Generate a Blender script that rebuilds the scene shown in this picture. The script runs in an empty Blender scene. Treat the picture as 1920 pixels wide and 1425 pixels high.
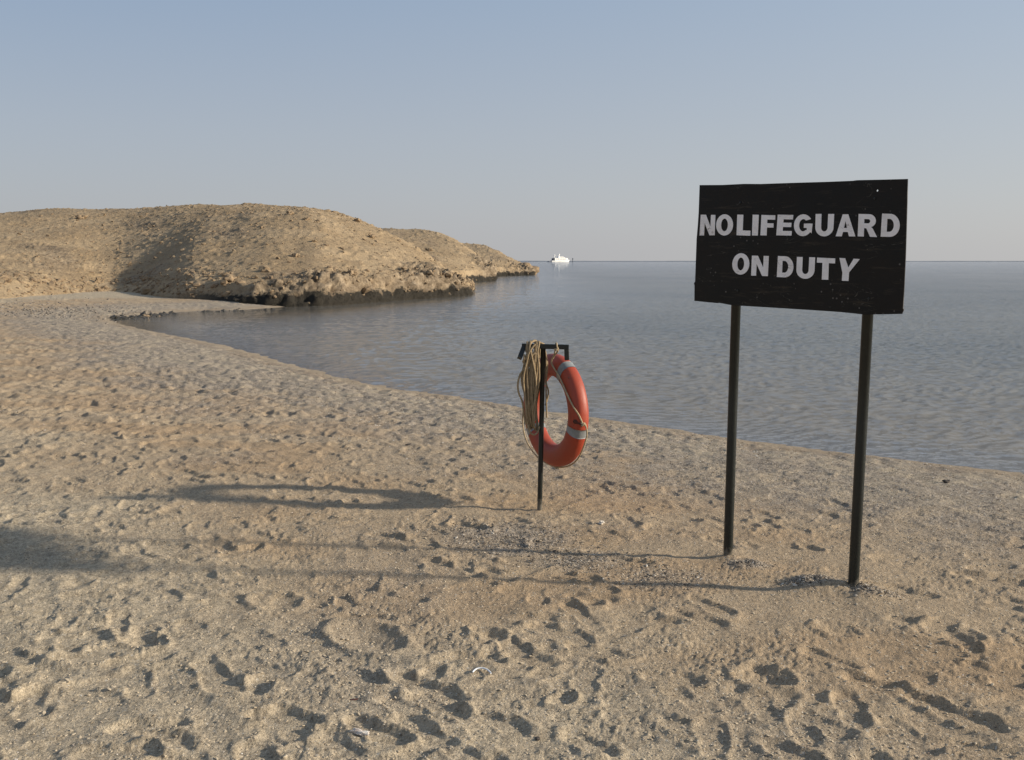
import bpy, math
import numpy as np
from mathutils import Vector, Matrix

# ------------------------------------------------------------------ camera, world, sun, exposure
C = bpy.context.scene
col = C.collection
H_EYE, F_PX, CX, CY = 1.6, 1870.0, 960.0, 712.5
PITCH = math.atan(223.5 / F_PX)
ZW = -0.30                                    # water level

cam_d = bpy.data.cameras.new('camera'); cam = bpy.data.objects.new('camera', cam_d); col.objects.link(cam)
cam.location = (0, 0, H_EYE); cam.rotation_euler = (math.pi/2 - PITCH, 0, 0)
cam_d.sensor_width = 36; cam_d.lens = 36*F_PX/1920.0
cam_d.clip_start = 0.05; cam_d.clip_end = 40000
C.camera = cam

SUN_EL = math.radians(20); SUN_AZ = math.radians(90+5.4)      # azimuth clockwise from +Y
SUN = Vector((math.cos(SUN_EL)*math.sin(SUN_AZ), math.cos(SUN_EL)*math.cos(SUN_AZ), math.sin(SUN_EL)))
w = bpy.data.worlds.new('World'); C.world = w; w.use_nodes = True
nt = w.node_tree; nt.nodes.clear()
out = nt.nodes.new('ShaderNodeOutputWorld'); bg = nt.nodes.new('ShaderNodeBackground')
sky = nt.nodes.new('ShaderNodeTexSky'); sky.sky_type = 'NISHITA'; sky.sun_disc = False
sky.sun_elevation = SUN_EL; sky.sun_rotation = SUN_AZ
sky.air_density = 1.0; sky.dust_density = 2.0; sky.ozone_density = 2.0; sky.altitude = 0
# a dull dust layer that thickens towards the horizon all round
geo = nt.nodes.new('ShaderNodeTexCoord'); sep = nt.nodes.new('ShaderNodeSeparateXYZ')
nt.links.new(geo.outputs['Generated'], sep.inputs[0])
def sky_ramp(stops):
    x = nt.nodes.new('ShaderNodeValToRGB'); e = x.color_ramp.elements
    while len(e) < len(stops): e.new(.5)
    for k, (p_, c_) in zip(e, stops): k.position = p_; k.color = c_+(1,)
    nt.links.new(sep.outputs[2], x.inputs[0]); return x.outputs[0]
away = sky_ramp([(0, (2.68,2.68,2.82)), (.12, (2.30,2.53,2.95)), (.25, (1.66,2.18,2.98)), (.5, (1.5,2.0,2.9)), (1, (1.35,1.7,2.4))])
toward = sky_ramp([(0, (3.42,3.42,3.44)), (.12, (3.0,3.20,3.48)), (.25, (2.52,2.98,3.60)), (.5, (2.2,2.7,3.4)), (1, (1.5,1.9,2.5))])
dot = nt.nodes.new('ShaderNodeVectorMath'); dot.operation = 'DOT_PRODUCT'; dot.inputs[1].default_value = (SUN.x, SUN.y, 0)
nt.links.new(geo.outputs['Generated'], dot.inputs[0])
add = nt.nodes.new('ShaderNodeMapRange'); add.interpolation_type = 'SMOOTHSTEP'; add.inputs[1].default_value = -.8; add.inputs[2].default_value = .8
nt.links.new(dot.outputs['Value'], add.inputs[0])
hz = nt.nodes.new('ShaderNodeMix'); hz.data_type = 'RGBA'
nt.links.new(add.outputs[0], hz.inputs[0]); nt.links.new(away, hz.inputs[6]); nt.links.new(toward, hz.inputs[7])
mixs = nt.nodes.new('ShaderNodeMix'); mixs.data_type = 'RGBA'; mixs.inputs[0].default_value = .85
nt.links.new(sky.outputs[0], mixs.inputs[6]); nt.links.new(hz.outputs[2], mixs.inputs[7])
nt.links.new(mixs.outputs[2], bg.inputs[0]); bg.inputs[1].default_value = 0.083
nt.links.new(bg.outputs[0], out.inputs[0])

sd = bpy.data.lights.new('sun', 'SUN'); sd.energy = 3.0; sd.angle = math.radians(2.4); sd.color = (1.0, .89, .73)
sun = bpy.data.objects.new('sun', sd); col.objects.link(sun)
sun.rotation_euler = SUN.to_track_quat('Z', 'Y').to_euler(); sun.location = (20, -4, 12)
C.view_settings.view_transform = 'Standard'; C.view_settings.look = 'None'
C.view_settings.exposure = 1.0; C.view_settings.gamma = 1; C.view_settings.use_curve_mapping = False

# ------------------------------------------------------------------ helpers
cp, sp = math.cos(PITCH), math.sin(PITCH)
def ray(px, py):
    u, v = (px-CX)/F_PX, -(py-CY)/F_PX
    return np.array([u, cp + v*sp, -sp + v*cp])      # world direction
def on_z(px, py, z=0.0):
    d = ray(px, py); t = (z-H_EYE)/d[2]
    return np.array([d[0]*t, d[1]*t, z])
def on_y(px, py, y):
    d = ray(px, py); t = y/d[1]
    return np.array([d[0]*t, y, H_EYE + d[2]*t])

rng = np.random.default_rng(7)
def _hash(ix, iy, iz, seed):
    h = (ix.astype(np.int64)*374761393 + iy.astype(np.int64)*668265263 + iz*2147483647 % 4294967291 + iz*1274126177 + seed*144269504088) & 0xffffffff
    h = ((h ^ (h >> 13))*1274126177) & 0xffffffff
    return (h ^ (h >> 16)) & 0xffffffff
def perlin2(x, y, seed=0):
    x = np.asarray(x, dtype=np.float32); y = np.asarray(y, dtype=np.float32)
    x0 = np.floor(x); y0 = np.floor(y); fx = x-x0; fy = y-y0
    ux = fx*fx*fx*(fx*(fx*6-15)+10); uy = fy*fy*fy*(fy*(fy*6-15)+10)
    ix = x0.astype(np.int64); iy = y0.astype(np.int64)
    def g(dx, dy):
        a = _hash(ix+dx, iy+dy, 0, seed).astype(np.float32)*(2*math.pi/4294967296.0)
        return np.cos(a)*(fx-dx) + np.sin(a)*(fy-dy)
    a = g(0,0); b = g(1,0); c = g(0,1); d = g(1,1)
    a += (b-a)*ux; c += (d-c)*ux
    return (a + (c-a)*uy)*1.5
def perlin3(x, y, z, seed=0):
    x0 = np.floor(x); y0 = np.floor(y); z0 = np.floor(z); fx = x-x0; fy = y-y0; fz = z-z0
    q = lambda f: f*f*f*(f*(f*6-15)+10)
    ux, uy, uz = q(fx), q(fy), q(fz)
    ix, iy, iz = (k.astype(np.int64) for k in (x0, y0, z0))
    def g(dx, dy, dz):
        h = _hash(ix+dx, iy+dy, iz+dz, seed)
        a = (h & 0xffff).astype(np.float64)*(2*math.pi/65536); c = (h >> 16).astype(np.float64)/32768.0-1
        s = np.sqrt(1-c*c)
        return s*np.cos(a)*(fx-dx) + s*np.sin(a)*(fy-dy) + c*(fz-dz)
    L = lambda a, b, t: a+(b-a)*t
    return 1.5*L(L(L(g(0,0,0), g(1,0,0), ux), L(g(0,1,0), g(1,1,0), ux), uy),
                 L(L(g(0,0,1), g(1,0,1), ux), L(g(0,1,1), g(1,1,1), ux), uy), uz)
def sstep(a, b, x):
    t = np.clip((x-a)/(b-a), 0, 1); return t*t*(3-2*t)

def mesh_np(name, V, Fc, mat=None, parent=None, smooth=True, attrs=None):
    V = np.asarray(V, dtype=np.float32); Fc = np.asarray(Fc, dtype=np.int32)
    me = bpy.data.meshes.new(name); n, k = Fc.shape
    me.vertices.add(len(V)); me.vertices.foreach_set('co', V.ravel())
    me.loops.add(n*k); me.loops.foreach_set('vertex_index', Fc.ravel())
    me.polygons.add(n); me.polygons.foreach_set('loop_start', np.arange(0, n*k, k, dtype=np.int32))
    me.update(calc_edges=True)
    me.polygons.foreach_set('use_smooth', np.full(n, smooth))
    for an, av in (attrs or {}).items():
        a = me.attributes.new(an, 'FLOAT', 'POINT'); a.data.foreach_set('value', np.asarray(av, dtype=np.float32).ravel())
    me.validate(verbose=False)
    o = bpy.data.objects.new(name, me); col.objects.link(o)
    if mat: me.materials.append(mat)
    if parent: o.parent = parent
    return o
def grid_faces(nr, nc, wrap=False):
    i = np.arange(nr-1)[:, None]; j = np.arange(nc if wrap else nc-1)[None, :]; j2 = (j+1) % nc
    return np.stack([i*nc+j, i*nc+j2, (i+1)*nc+j2, (i+1)*nc+j], -1).reshape(-1, 4)
def mesh_py(name, V, Fc, mat=None, parent=None, smooth=False):
    me = bpy.data.meshes.new(name); me.from_pydata([tuple(map(float, v)) for v in V], [], [tuple(map(int, f)) for f in Fc]); me.update()
    for p in me.polygons: p.use_smooth = smooth
    o = bpy.data.objects.new(name, me); col.objects.link(o)
    if mat: me.materials.append(mat)
    if parent: o.parent = parent
    return o
class MB:
    def __init__(s): s.V = []; s.F = []
    def add(s, V, F):
        b = len(s.V); s.V += [tuple(map(float, v)) for v in V]; s.F += [tuple(int(i)+b for i in f) for f in F]; return s
    def box(s, x0, x1, y0, y1, z0, z1, bev=0.0):
        if bev <= 0:
            V = [(x, y, z) for z in (z0, z1) for y in (y0, y1) for x in (x0, x1)]
            return s.add(V, [(0,2,3,1), (4,5,7,6), (0,1,5,4), (2,6,7,3), (0,4,6,2), (1,3,7,5)])
        return s.prism([(x0+bev, y0), (x1-bev, y0), (x1, y0+bev), (x1, y1-bev), (x1-bev, y1), (x0+bev, y1), (x0, y1-bev), (x0, y0+bev)], z0, z1)
    def prism(s, poly, z0, z1, ax=None):
        n = len(poly); V = [(x, y, z0) for x, y in poly] + [(x, y, z1) for x, y in poly]
        if ax == 'y': V = [(x, z, y) for x, y, z in V]
        return s.add(V, [tuple(range(n))[::-1], tuple(range(n, 2*n))] + [(i, (i+1) % n, n+(i+1) % n, n+i) for i in range(n)])
    def build(s, name, mat, parent=None, smooth=False): return mesh_py(name, s.V, s.F, mat, parent, smooth)
def frames(P):
    P = np.asarray(P, float); T = np.gradient(P, axis=0); T /= np.linalg.norm(T, axis=1)[:, None]+1e-12
    N = np.zeros_like(P); ref = np.array([0, 0, 1.0]) if abs(T[0][2]) < .9 else np.array([1.0, 0, 0])
    n = np.cross(T[0], ref); n /= np.linalg.norm(n)
    for i in range(len(P)):
        n = n - T[i]*np.dot(n, T[i]); n /= np.linalg.norm(n)+1e-12; N[i] = n
    return T, N, np.cross(T, N)
def spline(P, step):
    P = np.asarray(P, float); Q = np.vstack([2*P[0]-P[1], P, 2*P[-1]-P[-2]]); out = []
    for i in range(1, len(Q)-2):
        n = max(2, int(np.linalg.norm(Q[i+1]-Q[i])/step)); t = np.linspace(0, 1, n, endpoint=False)[:, None]
        p0, p1, p2, p3 = Q[i-1], Q[i], Q[i+1], Q[i+2]
        out.append(.5*((2*p1)+(-p0+p2)*t+(2*p0-5*p1+4*p2-p3)*t**2+(-p0+3*p1-3*p2+p3)*t**3))
    out.append(P[-1:]); return np.vstack(out)
def sweep(P, r, nseg=10, strands=0, pitch=.03, caps=True):
    P = np.asarray(P, float); T, N, B = frames(P); s = np.concatenate([[0], np.cumsum(np.linalg.norm(np.diff(P, axis=0), axis=1))])
    a = np.linspace(0, 2*math.pi, nseg, endpoint=False); rr = np.broadcast_to(np.asarray(r, float), (len(P),))[:, None]*np.ones(nseg)
    if strands: rr = rr*(1-.2*(1-np.abs(np.cos(strands/2*(a[None, :]-s[:, None]/pitch*2*math.pi/strands*1.0)))))
    V = P[:, None]+rr[..., None]*(np.cos(a)[None, :, None]*N[:, None]+np.sin(a)[None, :, None]*B[:, None])
    F = [tuple(f) for f in grid_faces(len(P), nseg, True)]
    V = V.reshape(-1, 3)
    if caps: F += [tuple(range(nseg)), tuple(range(len(V)-nseg, len(V)))[::-1]]
    return V, F

def tag(o, label=None, cat=None, group=None, kind=None):
    if label: o['label'] = label
    if cat: o['category'] = cat
    if group: o['group'] = group
    if kind: o['kind'] = kind
    return o
def empty(name, loc=(0, 0, 0), rz=0):
    o = bpy.data.objects.new(name, None); col.objects.link(o); o.location = tuple(map(float, loc)); o.rotation_euler = (0, 0, rz)
    o.empty_display_size = .1; return o

# ------------------------------------------------------------------ materials
class NT:
    def __init__(s, name, rough=.6, metal=0.0, spec=.5):
        s.m = bpy.data.materials.new(name); s.m.use_nodes = True; s.t = s.m.node_tree
        s.p = s.t.nodes['Principled BSDF']; s.o = s.t.nodes['Material Output']
        s.p.inputs['Roughness'].default_value = rough; s.p.inputs['Metallic'].default_value = metal
        s.p.inputs['Specular IOR Level'].default_value = spec
        s.co = s.t.nodes.new('ShaderNodeTexCoord')
    def n(s, t, **k):
        x = s.t.nodes.new(t)
        for a, b in k.items(): setattr(x, a, b)
        return x
    def link(s, a, b): s.t.links.new(a, b)
    def set(s, inp, v):
        if isinstance(v, (int, float)): inp.default_value = v
        elif isinstance(v, tuple): inp.default_value = v if len(v) == 4 or inp.type != 'RGBA' else v+(1,)
        else: s.link(v, inp)
    def noise(s, scale, detail=4, rough=.55, dist=0, vec=None, stretch=None, out='Fac'):
        x = s.n('ShaderNodeTexNoise'); x.inputs['Scale'].default_value = scale; x.inputs['Detail'].default_value = detail
        x.inputs['Roughness'].default_value = rough; x.inputs['Distortion'].default_value = dist
        v = vec or s.co.outputs['Object']
        if stretch:
            mp = s.n('ShaderNodeMapping'); mp.inputs['Scale'].default_value = stretch; s.link(v, mp.inputs[0]); v = mp.outputs[0]
        s.link(v, x.inputs['Vector']); return x.outputs[out]
    def voro(s, scale, feature='F1', out='Distance', rnd=1.0):
        x = s.n('ShaderNodeTexVoronoi', feature=feature); x.inputs['Scale'].default_value = scale
        x.inputs['Randomness'].default_value = rnd; s.link(s.co.outputs['Object'], x.inputs['Vector']); return x.outputs[out]
    def ramp(s, f, stops):
        x = s.n('ShaderNodeValToRGB'); e = x.color_ramp.elements
        while len(e) < len(stops): e.new(.5)
        for k, (p, c) in zip(e, stops):
            k.position = p; k.color = (c, c, c, 1) if isinstance(c, (int, float)) else tuple(c)+(1,)
        s.link(f, x.inputs[0]); return x.outputs[0]
    def mix(s, f, a, b, mode='MIX'):
        x = s.n('ShaderNodeMix', data_type='RGBA', blend_type=mode); s.set(x.inputs[0], f); s.set(x.inputs[6], a); s.set(x.inputs[7], b); return x.outputs[2]
    def math(s, op, a, b=0.0, clamp=False):
        x = s.n('ShaderNodeMath', operation=op, use_clamp=clamp); s.set(x.inputs[0], a); s.set(x.inputs[1], b); return x.outputs[0]
    def attr(s, name):
        x = s.n('ShaderNodeAttribute', attribute_name=name); return x.outputs['Fac']
    def bump(s, h, dist=.01, strength=1.0, nrm=None):
        x = s.n('ShaderNodeBump'); x.inputs['Distance'].default_value = dist; x.inputs['Strength'].default_value = strength
        s.link(h, x.inputs['Height'])
        if nrm: s.link(nrm, x.inputs['Normal'])
        return x.outputs[0]
    def color(s, v): s.set(s.p.inputs['Base Color'], v); return s
    def normal(s, v): s.link(v, s.p.inputs['Normal']); return s

def simple(name, a, b, scale=20, rough=.6, bump=.001, metal=0, spec=.5, detail=5):
    M = NT(name, rough, metal, spec); f = M.noise(scale, detail)
    M.color(M.ramp(f, [(.3, a), (.7, b)]))
    if bump: M.normal(M.bump(M.noise(scale*6, 4), bump))
    return M.m

def sand_material():
    M = NT('sand', .95, spec=.15)
    big = M.noise(.55, 4); mid = M.noise(6, 5); fine = M.noise(160, 3, .7); grain = M.noise(620, 2, .8)
    c = M.mix(M.ramp(big, [(.35, 0.0), (.65, 1.0)]), (.445, .368, .262), (.505, .418, .295))
    c = M.mix(M.ramp(mid, [(.35, 0.0), (.7, .55)]), c, (.34, .288, .217))
    c = M.mix(1.0, c, M.ramp(fine, [(.28, .66), (.5, 1.0), (.75, 1.22)]), 'MULTIPLY')
    c = M.mix(1.0, c, M.ramp(M.noise(58, 5, .8), [(.36, .66), (.5, 1.0), (.64, 1.26)]), 'MULTIPLY'); c = M.mix(1.0, c, M.ramp(M.noise(21, 5, .8), [(.38, .78), (.5, 1.0), (.62, 1.16)]), 'MULTIPLY'); c = M.mix(1.0, c, M.ramp(grain, [(.3, .72), (.5, 1.0), (.72, 1.2)]), 'MULTIPLY')
    # orange-brown coarse sand zone, shell grit zone and damp edge: vertex masks of the ground itself
    c = M.mix(M.math('MULTIPLY', M.attr('ochre'), .85), c, M.mix(1.0, (.40, .285, .175), M.ramp(fine, [(.3, .6), (.7, 1.25)]), 'MULTIPLY'))
    crunch = M.ramp(M.noise(17, 5, .8), [(.36, .55), (.5, 1.0), (.64, 1.35)])
    gcol = M.mix(M.ramp(M.noise(75, 4, .75), [(.38, 0.0), (.6, 1.0)]), (.145, .122, .10), (.38, .325, .26)); gcol = M.mix(1.0, gcol, crunch, 'MULTIPLY')
    g = M.math('MULTIPLY', M.attr('grit'), M.ramp(M.noise(3.2, 5, .65), [(.34, .25), (.58, 1.0)]))
    c = M.mix(g, c, gcol)
    # specks: pale shell crumbs and dark crumbs
    v = M.voro(95); vc = M.n('ShaderNodeTexVoronoi'); vc.inputs['Scale'].default_value = 95; M.link(M.co.outputs['Object'], vc.inputs['Vector'])
    sepc = M.n('ShaderNodeSeparateColor'); M.link(vc.outputs['Color'], sepc.inputs[0])
    near = M.ramp(v, [(.20, 1.0), (.30, 0.0)])
    pale = M.math('MULTIPLY', near, M.ramp(sepc.outputs[0], [(.90, 0.0), (.93, 1.0)]))
    dark = M.math('MULTIPLY', near, M.ramp(sepc.outputs[1], [(.80, 0.0), (.84, .8)]))
    vb = M.n('ShaderNodeTexVoronoi'); vb.inputs['Scale'].default_value = 42; M.link(M.co.outputs['Object'], vb.inputs['Vector'])
    sb = M.n('ShaderNodeSeparateColor'); M.link(vb.outputs['Color'], sb.inputs[0]); nb = M.ramp(vb.outputs['Distance'], [(.16, 1.0), (.30, 0.0)])
    c = M.mix(M.math('MULTIPLY', nb, M.ramp(sb.outputs[0], [(.80, 0.0), (.84, .7)])), c, (.13, .10, .075))
    c = M.mix(M.math('MULTIPLY', nb, M.ramp(sb.outputs[1], [(.93, 0.0), (.95, .8)])), c, (.55, .50, .42))
    c = M.mix(M.ramp(M.noise(28, 5, .8), [(.54, 0.0), (.66, .45)]), c, (.20, .155, .11))
    c = M.mix(pale, c, (.62, .58, .50)); c = M.mix(dark, c, (.10, .078, .058))
    c = M.mix(M.math('MULTIPLY', M.attr('damp'), .68), c, (.26, .20, .14))
    M.color(c)
    h = M.math('ADD', M.math('MULTIPLY', M.noise(34, 5, .75), 1.4), M.math('MULTIPLY', M.noise(110, 4, .7), .5))
    M.normal(M.bump(h, .011)); return M.m

def hill_material():
    M = NT('headland_earth', .95, spec=.12)
    z = M.n('ShaderNodeSeparateXYZ'); M.link(M.co.outputs['Object'], z.inputs[0]); Z = z.outputs[2]
    n1 = M.noise(.35, 5); n2 = M.noise(2.2, 6, .65); n3 = M.noise(9, 5, .7)
    c = M.mix(M.ramp(n1, [(.38, 0.0), (.62, 1.0)]), (.325, .238, .143), (.405, .305, .190))
    c = M.mix(M.ramp(n2, [(.45, 0.0), (.72, .8)]), c, (.25, .19, .125))
    c = M.mix(1.0, c, M.ramp(n3, [(.3, .72), (.52, 1.0), (.75, 1.18)]), 'MULTIPLY')
    crag = M.attr('crag')
    rock = M.mix(M.ramp(n2, [(.38, 0.0), (.58, 1.0)]), (.33, .265, .19), (.13, .10, .072))
    rock = M.mix(1.0, rock, M.ramp(n3, [(.3, .65), (.6, 1.1)]), 'MULTIPLY')
    c = M.mix(M.math('MULTIPLY', crag, .8), c, rock)
    zz = M.math('ADD', Z, M.math('MULTIPLY', M.math('SUBTRACT', M.noise(1.1, 5, .7), .5), 1.5))
    wet = M.ramp(M.math('ADD', M.math('MULTIPLY', zz, .5), .5), [(.57, 1.0), (.64, 0.0)])
    wet = M.math('MULTIPLY', wet, M.attr('sea'))
    c = M.mix(wet, c, M.mix(n3, (.012, .012, .011), (.055, .048, .038)))
    M.color(c)
    h = M.math('ADD', M.math('MULTIPLY', n2, 1.0), M.math('MULTIPLY', n3, .45)); h = M.math('ADD', h, M.math('MULTIPLY', M.noise(30, 4, .7), .15))
    M.normal(M.bump(h, .13)); return M.m

def water_material():
    M = NT('sea_water', .12)
    depth = M.attr('depth')                     # metres of water under the surface
    k = M.ramp(depth, [(0.0, .50), (.10, .85), (.5, .97), (1.0, 1.0)])
    tr = M.n('ShaderNodeBsdfTransparent'); tr.inputs[0].default_value = (.80, .86, .84, 1)
    df = M.n('ShaderNodeBsdfDiffuse')
    M.link(M.mix(M.ramp(depth, [(0.0, 1.0), (.30, .65), (.9, 0.0)]), M.mix(M.ramp(M.noise(.05, 4), [(.4, 0.0), (.65, 1.0)]), (.175, .178, .165), (.13, .138, .135)), (.225, .205, .172)), df.inputs[0])
    body = M.n('ShaderNodeMixShader'); M.link(k, body.inputs[0]); M.link(tr.outputs[0], body.inputs[1]); M.link(df.outputs[0], body.inputs[2])
    gl = M.n('ShaderNodeBsdfGlossy'); gl.inputs['Roughness'].default_value = .03; gl.inputs[0].default_value = (.93, .95, 1, 1)
    # fine ripples as relief on the modelled wavelets
    h = M.math('ADD', M.noise(8.0, 5, .75, vec=None, stretch=(.6, 1.5, 1)), M.math('MULTIPLY', M.noise(1.1, 3, .5, stretch=(.4, 1.4, 1)), 2.0))
    calm = M.attr('calm')
    bp = M.n('ShaderNodeBump'); bp.inputs['Distance'].default_value = .06; M.link(h, bp.inputs['Height']); M.link(calm, bp.inputs['Strength'])
    M.link(bp.outputs[0], gl.inputs['Normal'])
    fr = M.n('ShaderNodeFresnel'); fr.inputs[0].default_value = 1.333; M.link(bp.outputs[0], fr.inputs['Normal'])
    mx = M.n('ShaderNodeMixShader'); M.link(fr.outputs[0], mx.inputs[0]); M.link(body.outputs[0], mx.inputs[1]); M.link(gl.outputs[0], mx.inputs[2])
    M.link(mx.outputs[0], M.o.inputs[0]); return M.m

M_sand = sand_material(); M_hill = hill_material(); M_water = water_material()

# ------------------------------------------------------------------ shoreline and ground
shore_px = [(1920, 890), (1750, 868), (1600, 851), (1500, 840), (1400, 826), (1300, 811), (1200, 796), (1100, 781), (1000, 767), (900, 752),
            (850, 743), (780, 734), (700, 722), (640, 708), (600, 697), (560, 687), (520, 676), (480, 664), (440, 652), (380, 640), (330, 630), (270, 618), (225, 608), (205, 600),
            (222, 595), (246, 594.5), (314, 586), (384, 582), (454, 581), (501, 577.5), (545, 574.5)]
shore = [on_z(x, y, ZW)[:2] for x, y in shore_px]
a, b = shore[0], shore[1]
dirn = (a-b)/np.linalg.norm(a-b)
ext = [a+dirn*60+np.array([0, -25]), a+dirn*14+np.array([0, -2.5]), a+dirn*5+np.array([0, -.4])]
tail = [on_z(570, 568, ZW)[:2], on_z(600, 540, ZW)[:2]+np.array([0, 10])]
SH = np.array(ext+shore+tail)
LAND = np.vstack([SH, [[-30, 160], [-900, 200], [-900, -900], [60, -900]]])
def seg_dist(x, y, A, B):
    d = B-A; L = (d**2).sum()
    t = np.clip(((x-A[0])*d[0]+(y-A[1])*d[1])/L, 0, 1)
    return (x-A[0]-t*d[0])**2+(y-A[1]-t*d[1])**2
def shore_sd(x, y):
    D = np.full(x.shape, 1e9)
    for i in range(len(SH)-1): D = np.minimum(D, seg_dist(x, y, SH[i], SH[i+1]))
    D = np.sqrt(D); ins = np.zeros(x.shape, bool); P = LAND
    for i in range(len(P)):
        x0, y0 = P[i-1]; x1, y1 = P[i]
        c = (y0 > y) != (y1 > y)
        if y1 != y0: ins ^= c & (x < (x1-x0)*(y-y0)/(y1-y0)+x0)
    return np.where(ins, D, -D)

def base_h(x, y, d):
    z = np.where(d > 0, ZW+.30*(1-np.exp(-d/2.6))*1.06, ZW+np.maximum(d*.075, -2.5))
    z = z+np.where(d > 3, .05*perlin2(x*.16, y*.16, 3)*sstep(3, 8, d), 0)
    z = z+sstep(-14, -30, x)*sstep(20, 40, y)*.35
    return z

POST_L, POST_R, POST_K = on_z(1365, 1036), on_z(1600, 1096), on_z(1012, 945)
def fieldmasks(x, y, d):
    """grit (shelly gravel), ochre (coarse orange sand), smooth (few footprints)"""
    wob = perlin2(x*.5, y*.5, 11)*.9+perlin2(x*1.7, y*1.7, 12)*.35
    band = sstep(.05, .5, d+wob*.25)*(1-sstep(2.6, 4.6, d+wob))*.95
    g = band
    def blob(px, py, rx, ry, amp=1.0):
        c = on_z(px, py); q = ((x-c[0])/rx)**2+((y-c[1])/ry)**2
        return amp*np.clip(1.25-q+wob*.35, 0, 1)*(q < 3)
    for b in ((950, 1002, .45, .45, 1), (1080, 1040, .30, .24, .8), (1405, 1050, .13, .08, 1), (1530, 1085, .15, .08, 1), (1640, 1103, .14, .07, .9),
              (1240, 1075, .35, .2, .5), (700, 1000, .5, .3, .35)):
        g = np.maximum(g, blob(*b))
    g = np.maximum(g, .35*sstep(.15, .6, perlin2(x*.8, y*.8, 21))*(d > 3))
    oc = sstep(1.9, 3.2, d+wob*.8)*(1-sstep(5.2, 7.6, d+wob))*(.6+.4*sstep(-.2, .3, perlin2(x*.7, y*1.4, 5)))
    sm = np.maximum(1-sstep(1.2, 3.0, d+wob*.5), 0)
    cx, cy = (POST_L[:2]+POST_R[:2])/2
    sm = np.maximum(sm, 1-sstep(.55, 1.15, np.sqrt(((x-cx)/1.25)**2+(y-cy+.1)**2)))
    return np.clip(g, 0, 1), np.clip(oc, 0, 1), np.clip(sm, 0, 1)

class HMap:
    def __init__(s, x0, x1, y0, y1, c):
        s.x0, s.y0, s.c = x0, y0, c; s.nx, s.ny = int((x1-x0)/c)+1, int((y1-y0)/c)+1
        s.X, s.Y = np.meshgrid(x0+np.arange(s.nx)*c, y0+np.arange(s.ny)*c)
        s.H = np.zeros((s.ny, s.nx), np.float32); s.S = np.zeros((s.ny, s.nx), np.float32)
    def window(s, cx, cy, R):
        i0, i1 = max(0, int((cx-R-s.x0)/s.c)), min(s.nx, int((cx+R-s.x0)/s.c)+1)
        j0, j1 = max(0, int((cy-R-s.y0)/s.c)), min(s.ny, int((cy+R-s.y0)/s.c)+1)
        return slice(j0, j1), slice(i0, i1)
    def sample(s, x, y, A=None):
        u = np.clip((x-s.x0)/s.c, 0, s.nx-1.001); v = np.clip((y-s.y0)/s.c, 0, s.ny-1.001)
        i = u.astype(int); j = v.astype(int); fu = u-i; fv = v-j; H = s.H if A is None else A
        return (H[j, i]*(1-fu)+H[j, i+1]*fu)*(1-fv)+(H[j+1, i]*(1-fu)+H[j+1, i+1]*fu)*fv
    def inside(s, x, y, m):
        x1 = s.x0+(s.nx-1)*s.c; y1 = s.y0+(s.ny-1)*s.c
        return sstep(0, m, x-s.x0)*sstep(0, m, x1-x)*sstep(0, m, y-s.y0)*sstep(0, m, y1-y)

def stamp_print(hm, cx, cy, ang, L, W, depth, kind, r):
    sy, sx = hm.window(cx, cy, L*1.0+.08); X = hm.X[sy, sx]-cx; Y = hm.Y[sy, sx]-cy
    if X.size == 0: return
    ca, sa = math.cos(ang), math.sin(ang); u = X*ca+Y*sa; v = -X*sa+Y*ca
    wx = perlin2(hm.X[sy, sx]*14+r*9, hm.Y[sy, sx]*14, 31)*.018; u = u+wx
    v = v+perlin2(hm.X[sy, sx]*11, hm.Y[sy, sx]*11+r*7, 32)*.016
    un = u/(L*.5)
    if kind == 'shoe':          # heel, narrow arch, wide ball, crisp wall
        wid = W*.5*(1-.22*np.exp(-((un+.15)/.28)**2)+.12*np.exp(-((un-.45)/.35)**2)-.10*np.exp(-((un+.7)/.3)**2))
        q = (np.abs(un)**3.2+np.abs(v/wid)**3.0)**(1/3.0); edge = .16
        tread = .0016*np.sin(u*2*math.pi/.014) if r > .55 else 0
    elif kind == 'foot':
        wid = W*.5*(1-.25*np.exp(-((un+.1)/.3)**2)+.1*np.exp(-((un-.5)/.3)**2))
        q = (np.abs(un)**2.4+np.abs(v/wid)**2.3)**(1/2.35); edge = .4; tread = 0
    else:                       # slumped dimple: steep on one side
        q = np.sqrt(un**2+(v/(W*.5))**2); edge = .95; tread = 0
    m = 1-sstep(1-edge, 1.05, q)
    Hh = hm.H[sy, sx]; tgt = -depth*(1+.35*un*(1 if kind != 'shoe' else .25))+tread
    Hn = Hh*(1-.85*m)+tgt*m
    rim = depth*.50*np.exp(-((q-1.22)/.20)**2)*(.8+.9*np.clip(perlin2(hm.X[sy, sx]*9, hm.Y[sy, sx]*9+r*3, 33)+.5, 0, 1))
    hm.H[sy, sx] = Hn+rim; hm.S[sy, sx] = hm.S[sy, sx]*(1-m)+m*(1.0 if kind == 'shoe' else .35 if kind == 'foot' else 0)

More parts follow.
